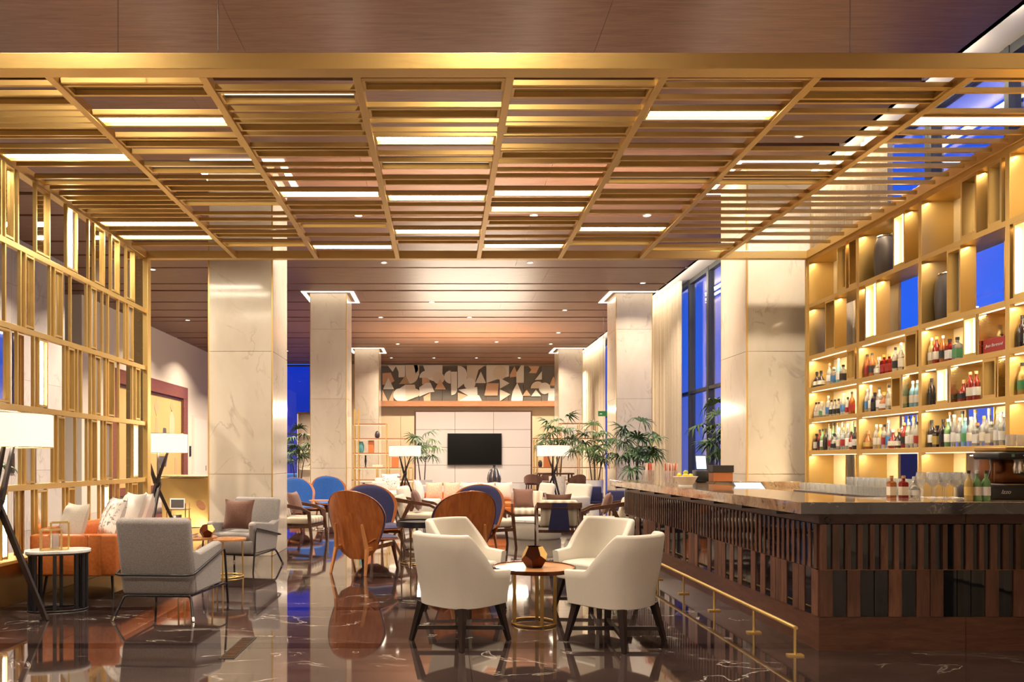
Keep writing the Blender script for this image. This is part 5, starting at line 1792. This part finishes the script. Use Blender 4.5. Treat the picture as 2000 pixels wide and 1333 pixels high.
def deco(px, py, w, h, mat, name, label, cat, lathe=None):
    """object standing on a bookcase board: px,py of its base centre"""
    x = (px - CX) * YK / F
    z = EYE - (py - CY) * YK / F + 0.016
    if lathe:
        o = MB().lathe([(r * w, zz * h) for r, zz in lathe], 16).build(name, mat, None, True, 50)
    else:
        o = MB().box(-w / 2, w / 2, -0.09, 0.09, 0, h).build(name, mat, None, bevel=0.004)
    o.location = (x, YK, z)
    tag(o, label, cat)
VP = [(0.35, 0), (0.5, 0.3), (0.5, 0.7), (0.3, 0.95), (0.35, 1.0)]
deco(737, 857.5, 0.17, 0.24, 'vase_dark', 'round_ornament', 'dark round ornament on the left bookcase', 'ornament', [(0.25, 0), (0.45, 0.15), (0.5, 0.5), (0.35, 0.85), (0.1, 1.0)])
deco(705.5, 886, 0.19, 0.36, 'teal', 'teal_vase', 'teal glass vase on the left bookcase', 'vase', VP)
deco(725, 886, 0.18, 0.40, 'terracotta', 'wooden_box', 'tall terracotta box in the left bookcase', 'box')
deco(714, 914.5, 0.12, 0.40, 'black', 'black_figure', 'slim black figure on the left bookcase', 'ornament', [(0.4, 0), (0.15, 0.1), (0.3, 0.5), (0.2, 0.8), (0.25, 0.95), (0.0, 1.0)])
deco(738, 914.5, 0.34, 0.08, 'art_cream', 'book_pile', 'low pile of pale books on the left bookcase', 'books')
deco(772, 914.5, 0.22, 0.34, 'terracotta', 'wooden_box', 'terracotta box low in the left bookcase', 'box')
deco(775, 937, 0.30, 0.16, 'white_paint', 'white_bowl', 'white sculptural bowl low in the left bookcase', 'bowl', [(0.25, 0), (0.5, 0.6), (0.45, 1.0)])
deco(1068, 914, 0.20, 0.36, 'terracotta', 'wooden_box', 'terracotta box in the right bookcase', 'box')
deco(1115, 857, 0.20, 0.34, 'white_paint', 'white_vase', 'white vase high in the right bookcase', 'vase', VP)
deco(1145, 857, 0.14, 0.30, 'art_cream', 'book_pile', 'upright pale books high in the right bookcase', 'books')
deco(1055, 914, 0.14, 0.22, 'vase_dark', 'dark_vase', 'dark vase low in the right bookcase', 'vase', VP)

# ---- palms
frond_me = []
fr_r = random.Random(9)
for vi in range(3):
    m = MB()
    nl = 10 + vi
    for k in range(nl):
        a = R(-115 + 230 * k / (nl - 1)) + fr_r.uniform(-0.05, 0.05)
        L = fr_r.uniform(0.30, 0.40) * (1 - 0.18 * abs(a) / 2)
        wd = 0.020
        dirx, diry = math.sin(a), math.cos(a)
        nx, ny = diry, -dirx
        pts = []
        for q, (f_, ww, dz) in enumerate(((0.0, 0.25, 0.0), (0.35, 1.0, 0.03), (0.7, 0.9, 0.0), (1.0, 0.08, -0.09))):
            cx_, cy_ = dirx * L * f_, diry * L * f_
            z_ = dz * (1 + 0.4 * abs(a))
            pts.append(((cx_ + nx * wd * ww, cy_ + ny * wd * ww, z_ - 0.006 * ww), (cx_, cy_, z_ + 0.004), (cx_ - nx * wd * ww, cy_ - ny * wd * ww, z_ - 0.006 * ww)))
        v = [p for row in pts for p in row]
        f = []
        for q in range(3):
            for s_ in range(2):
                f.append((q * 3 + s_, q * 3 + s_ + 1, (q + 1) * 3 + s_ + 1, (q + 1) * 3 + s_))
        m.add(v, f)
    frond_me.append([m.mesh('frond', 'palm_leaf'), m.mesh('frond', 'palm_leaf_light')])
def palm(x, y, ztop, label, nst, nfr, seed, pot='white_paint', pot_h=0.55, pot_r=0.24, light=0.25, spread=0.35, group='fan palms in planters'):
    r = random.Random(seed)
    t = thing('fan_palm', label, 'palm', (x, y, 0), r.uniform(0, 6), group)
    MB().lathe([(0.0, 0.0), (pot_r * 0.78, 0.0), (pot_r, pot_h), (pot_r * 0.88, pot_h), (pot_r * 0.85, pot_h - 0.06), (0.0, pot_h - 0.06)], 20).build('planter', pot, t, True, 40)
    MB().lathe([(0.0, pot_h - 0.055), (pot_r * 0.84, pot_h - 0.055), (pot_r * 0.84, pot_h - 0.05), (0.0, pot_h - 0.05)], 16).build('soil', 'soil', t)
    for s_ in range(nst):
        a = 2 * PI * s_ / nst + r.uniform(-0.4, 0.4)
        bx, by = 0.08 * math.cos(a), 0.08 * math.sin(a)
        hh = ztop - 0.25 - r.uniform(0, 0.55) * (s_ > 0)
        tx, ty = bx + 0.16 * math.cos(a), by + 0.16 * math.sin(a)
        st = MB().tube([(bx, by, pot_h - 0.05), ((bx + tx) / 2 * 0.9, (by + ty) / 2 * 0.9, (pot_h + hh) / 2), (tx, ty, hh)], [0.016, 0.014, 0.010], 6)
        st = st.build('stem', 'palm_stem', t, True)
        per = nfr // nst
        for k in range(per):
            zz = hh - (hh - pot_h) * 0.55 * (k / per) ** 1.1
            f_ = (zz - pot_h) / (hh - pot_h)
            px, py = bx + (tx - bx) * f_, by + (ty - by) * f_
            b = a + k * 2.4 + r.uniform(-0.5, 0.5)
            ln_ = spread * r.uniform(0.5, 1.0)
            el = r.uniform(0.2, 1.0) if k else 1.3
            ex, ey, ez = px + ln_ * math.cos(b) * math.cos(el), py + ln_ * math.sin(b) * math.cos(el), zz + ln_ * math.sin(el) * 0.9
            MB().tube([(px, py, zz), (ex, ey, ez)], 0.004, 4).build('petiole', 'palm_leaf', st)
            fm = frond_me[r.randrange(3)][1 if r.random() < light else 0]
            o = ob('frond', fm, st, (ex, ey, ez))
            o.rotation_euler = (el - 0.75 + r.uniform(-0.3, 0.2), r.uniform(-0.4, 0.4), b - PI / 2)
            o.scale = (1, 1, 1)
    return t
palm(-0.58, 21.6, 2.20, 'fan palm beside the lamp left of the television', 2, 16, 1, 'white_paint', 0.85, 0.27)
palm(3.25, 21.65, 2.50, 'fan palm in a white marble planter right of the television', 4, 24, 2, 'white_marble', 0.95, 0.24, 0.45, 0.5)
palm(3.86, 19.3, 2.28, 'fan palm in a pale planter beside the far right column', 3, 22, 3, 'white_marble', 0.90, 0.22, 0.7, 0.4)
palm(4.02, 15.8, 2.28, 'dark green fan palm behind the straw jars', 4, 26, 4, 'white_paint', 0.70, 0.24, 0.05, 0.42)
palm(5.08, 13.9, 2.34, 'fan palm in front of the dusk window by the column', 3, 20, 5, 'white_paint', 0.70, 0.22, 0.15, 0.42)
palm(-4.30, 22.4, 2.40, 'fan palm against the dark blue window at far left', 3, 20, 6, 'terracotta', 0.70, 0.24, 0.5, 0.4)
palm(-6.4, 10.0, 1.9, 'fan palm glimpsed behind the brass screen', 3, 12, 7, 'terracotta', 0.6, 0.22)

# ---- navy dining chairs past the end of the bar
def make_navy_chair():
    t = thing('navy_chair', 'navy dining chair', 'chair')
    MB().rbox((0, 0, 0.45), (0.52, 0.52, 0.10), 0.03, 3).build('seat', 'navy_fabric', t, True)
    MB().rbox((0, -0.25, 0.64), (0.54, 0.07, 0.34), 0.03, 3, Matrix.Rotation(R(8), 3, 'X')).build('backrest', 'navy_fabric', t, True)
    for sx in (-1, 1):
        MB().rbox((sx * 0.26, -0.06, 0.58), (0.05, 0.36, 0.16), 0.02, 2).build('arm', 'navy_fabric', t, True)
        for sy_ in (-1, 1):
            MB().bar((sx * 0.22, sy_ * 0.22, 0.40), (sx * 0.25, sy_ * 0.25, 0), 0.035, 0.035, (0, 1, 0), 0.02, 0.02).build('leg', 'walnut_frame', t)
    return t
nv = make_navy_chair()
u = []
place(nv, u, (3.42, 17.6, 0), face(0.3, 1), 'navy dining chair farther from the bar end', 'navy dining chairs')
place(nv, u, (3.60, 15.2, 0), face(0.4, 1), 'navy dining chair nearer to the bar end', 'navy dining chairs')

# ---- high table and stools
ht = thing('high_table', 'dark high table between the wooden bar stools', 'table', (3.35, 22.9, 0))
MB().box(-0.55, 0.55, -0.35, 0.35, 0.98, 1.03).build('table_top', 'walnut_frame', ht, bevel=0.005)
for x in (-0.48, 0.48):
    for y in (-0.28, 0.28):
        MB().cb((x, y, 0.49), (0.05, 0.05, 0.98)).build('leg', 'walnut_frame', ht)
def make_stool():
    t = thing('bar_stool', 'brown bar stool', 'stool')
    MB().rbox((0, 0, 0.72), (0.44, 0.44, 0.08), 0.03, 3).build('seat', 'brown_fabric', t, True)
    def bk(u_, v):
        a = R(200 + 140 * u_)
        return (0.26 * math.cos(a), 0.26 * math.sin(a), 0.74 + (0.26 if True else 0) * v * (0.55 + 0.45 * math.sin(u_ * PI)))
    MB().grid(bk, 16, 3, 0.025).build('backrest', 'brown_fabric', t, True, 60)
    for sx in (-1, 1):
        for sy_ in (-1, 1):
            MB().bar((sx * 0.17, sy_ * 0.17, 0.69), (sx * 0.21, sy_ * 0.21, 0), 0.035, 0.035, (0, 1, 0), 0.025, 0.025).build('leg', 'walnut_frame', t)
    MB().bar((-0.19, 0.19, 0.25), (0.19, 0.19, 0.25), 0.02, 0.025).build('foot_bar', 'walnut_frame', t)
    MB().bar((-0.19, -0.19, 0.25), (0.19, -0.19, 0.25), 0.02, 0.025).build('foot_bar', 'walnut_frame', t)
    return t
sl = make_stool()
u = []
place(sl, u, (2.66, 22.4, 0), face(0.3, 1), 'brown bar stool at the left of the high table', 'brown bar stools')
place(sl, u, (3.85, 22.0, 0), face(-0.3, 1), 'brown bar stool at the right of the high table', 'brown bar stools')
place(sl, u, (3.30, 23.7, 0), face(0, -1), 'brown bar stool behind the high table', 'brown bar stools')

# ---- low seating at the far left bookcase
dk = thing('writing_desk', 'pale desk in front of the left bookcase', 'desk', (-1.75, 23.4, 0))
MB().box(-0.8, 0.8, -0.3, 0.3, 0.72, 0.76).build('desk_top', 'cream_fabric', dk, bevel=0.004)
MB().box(0.30, 0.70, -0.25, 0.25, 0.0, 0.72).build('drawer_unit', 'terracotta', dk)
MB().box(-0.75, -0.70, -0.28, 0.28, 0, 0.72).build('desk_leg', 'cream_fabric', dk)
pillow(pp, -1.60, 22.62, 0.78, R(-10), R(10), 'black and white patterned pillow before the left bookcase')
place(cc, [1], (-1.62, 22.55, 0), face(0.2, -1), 'cream armchair in front of the pale desk', CG)

# ---- gold reception desk and things by the left wall
rd = thing('reception_desk', 'sculpted gold reception desk left of the first column', 'desk', (-5.15, 16.2, 0))
m = MB()
def dfront(u_, v):
    x = -0.75 + 1.9 * u_
    fl = 0.10 * (2 * v - 1) ** 2 + 0.05 * math.sin(u_ * 9 + v * 2)
    return (x * (0.94 + 0.06 * v), -0.30 - fl * 1.2 - 0.06 * v * v, 0.0 + 1.04 * v)
MB().grid(dfront, 40, 14, 0.02).build('front_skin', 'brass', rd, True, 60)
MB().box(-0.72, 1.12, -0.28, 0.3, 0, 1.03).build('desk_core', 'ledge_wood', rd)
MB().box(-0.86, 1.22, -0.52, 0.36, 1.045, 1.09).build('desk_top', 'brass_pale', rd, bevel=0.01)
et = thing('brass_etagere', 'small brass etagere with framed picture beyond the screen', 'shelf', (-4.62, 13.2, 0))
for x in (-0.16, 0.16):
    for y in (-0.10, 0.10):
        MB().cb((x, y, 0.33), (0.014, 0.014, 0.66)).build('post', 'brass_pale', et)
for z in (0.25, 0.55):
    MB().cb((0, 0, z), (0.36, 0.24, 0.014)).build('shelf', 'brass_pale', et)
MB().box(-0.13, 0.13, -0.04, -0.02, 0.56, 0.74).build('picture_frame', 'white_paint', et)
MB().box(-0.11, 0.11, -0.043, -0.0405, 0.58, 0.72).build('picture', 'vase_grey', et)
for i in range(3):
    MB().box(-0.10 + i * 0.05, -0.06 + i * 0.05, -0.08, 0.06, 0.258, 0.45).build('book', ('art_cream', 'white_paint', 'vase_grey')[i], et)

# ---- framed gold artwork in the left wall
aw = thing('framed_artwork', 'large wood-framed gold picture of bottles on the left wall', 'picture', (XWL, 0, 0))
ya, yb, za, zb = 21.4, 27.75, 0.35, 4.05
for (y0, y1, z0, z1) in ((ya, yb, zb - 0.42, zb), (yb - 0.42, yb, za, zb - 0.42), (ya, ya + 0.42, za, zb - 0.42), (ya + 0.42, yb - 0.42, za, za + 0.25)):
    MB().box(0.0, 0.10, y0, y1, z0, z1).build('frame_board', 'frame_wood', aw, bevel=0.01)
for (y0, y1, z0, z1) in ((ya + 0.42, yb - 0.42, zb - 0.50, zb - 0.42), (yb - 0.50, yb - 0.42, za + 0.25, zb - 0.5)):
    MB().box(0.0, 0.05, y0, y1, z0, z1).build('frame_lip', 'trim_brown', aw)
MB().box(0.0, 0.02, ya + 0.42, yb - 0.50, za + 0.25, zb - 0.50).build('canvas', 'art_gold', aw)
def ashape(pts, mat):
    MB().prism(pts, 0.021, 0.028, 'x').build('painted_shape', mat, aw)
ashape([(26.05, 1.9), (26.55, 1.9), (26.55, 2.85), (26.38, 3.05), (26.30, 3.15), (26.22, 3.05), (26.05, 2.85)], 'art_peach')
ashape([(26.15, 3.28), (26.30, 3.06), (26.45, 3.28), (26.30, 3.50)], 'art_tan')
ashape([(24.70, 3.15), (24.90, 2.85), (25.10, 3.15), (24.90, 3.45)], 'art_tan')
ashape([(24.75, 2.2), (24.90, 1.9), (25.05, 2.2), (24.95, 2.8), (24.85, 2.8)], 'art_tan')
ashape([(25.45, 2.2), (25.62, 1.8), (25.80, 2.2), (25.75, 2.5), (25.50, 2.5)], 'vase_grey')
ashape([(25.1, 1.55), (25.9, 1.55), (25.75, 1.2), (25.25, 1.2)], 'vase_grey')
ashape([(26.6, 1.5), (26.8, 1.5), (26.8, 0.9), (26.6, 0.9)], 'art_tan')
# call plates seen through the screen
for i, (x, y, z, w_) in enumerate(((XWL + 0.012, 28.25, 1.75, 0.16), (-8.31, 14.6, 1.35, 0.14), (-8.31, 12.2, 1.35, 0.14))):
    p_ = thing('call_plate', ('dark switch plate beside the pale door', 'dark call plate on the pier, farther one', 'dark call plate on the pier, nearer one')[i], 'switch plate', (x, y, z), 0, 'wall switch plates')
    MB().box(-0.01, 0.012, -w_ / 2, w_ / 2, -0.19, 0.19).build('plate', 'black_metal', p_)
    for k in range(4):
        MB().box(0.012, 0.016, -0.025, 0.025, -0.13 + k * 0.08, -0.09 + k * 0.08).build('button', 'bronze', p_)
# ---- exit sign
ex = thing('exit_sign', 'small green hanging exit sign near the far right column', 'sign', ((1178.5 - CX) * 22 / F, 22.0, EYE + (CY - 808.5) * 22 / F))
MB().box(-0.155, 0.155, -0.02, 0.02, -0.075, 0.075).build('sign_box', 'exit_green', ex)
MB().box(-0.11, -0.04, -0.0225, -0.0205, -0.02, 0.005).build('arrow_mark', 'white_paint', ex)
MB().tube([(0, 0, 0.075), (0, 0, ZC - (EYE + (CY - 808.5) * 22 / F))], 0.005, 6).build('hanger', 'steel', ex)

# ---- lit display cabinet, and a bench added to cut the window reflection
dc = thing('display_cabinet', 'lit cream display cabinet before the far-left window', 'cabinet', (-4.55, 26.2, 0))
MB().box(-0.45, 0.45, 0.12, 0.16, 0, 3.0).build('cabinet_back', 'cream_wall', dc)
MB().box(-0.47, 0.47, -0.16, 0.16, 3.0, 3.06).build('cabinet_top', 'walnut_frame', dc)
for x in (-0.46, 0.46):
    MB().box(x - 0.015, x + 0.015, -0.16, 0.16, 0, 3.0).build('cabinet_side', 'cream_wall', dc)
for z in (0.5, 1.1, 1.7, 2.3):
    MB().box(-0.44, 0.44, -0.15, 0.11, z, z + 0.03).build('cabinet_shelf', 'cream_wall', dc)
    MB().box(-0.40, 0.40, 0.06, 0.075, z - 0.012, z - 0.001).build('light_strip', 'led_soft', dc)
bn = thing('window_bench', 'long teal bench added to cut the far-left window reflection', 'bench', (-6.6, 27.2, 0))
MB().rbox((0, 0, 0.36), (2.6, 0.7, 0.18), 0.05, 3).build('seat', 'blue_fabric', bn, True)
MB().rbox((0, 0.30, 0.68), (2.6, 0.16, 0.5), 0.05, 3).build('backrest', 'blue_fabric', bn, True)
MB().box(-1.2, 1.2, -0.25, 0.25, 0, 0.27).build('base', 'walnut_frame', bn)

# ---- floor grille
gr = thing('floor_grille', 'narrow dark floor grille in the marble before the grey armchair', 'grille', (-1.53, 5.66, 0.0005))
MB().box(-0.055, 0.055, -0.32, 0.32, 0, 0.003).build('plate', 'black_metal', gr)
for k in range(16):
    MB().box(-0.045, 0.045, -0.30 + k * 0.038, -0.282 + k * 0.038, 0.003, 0.006).build('slat', 'bronze', gr)
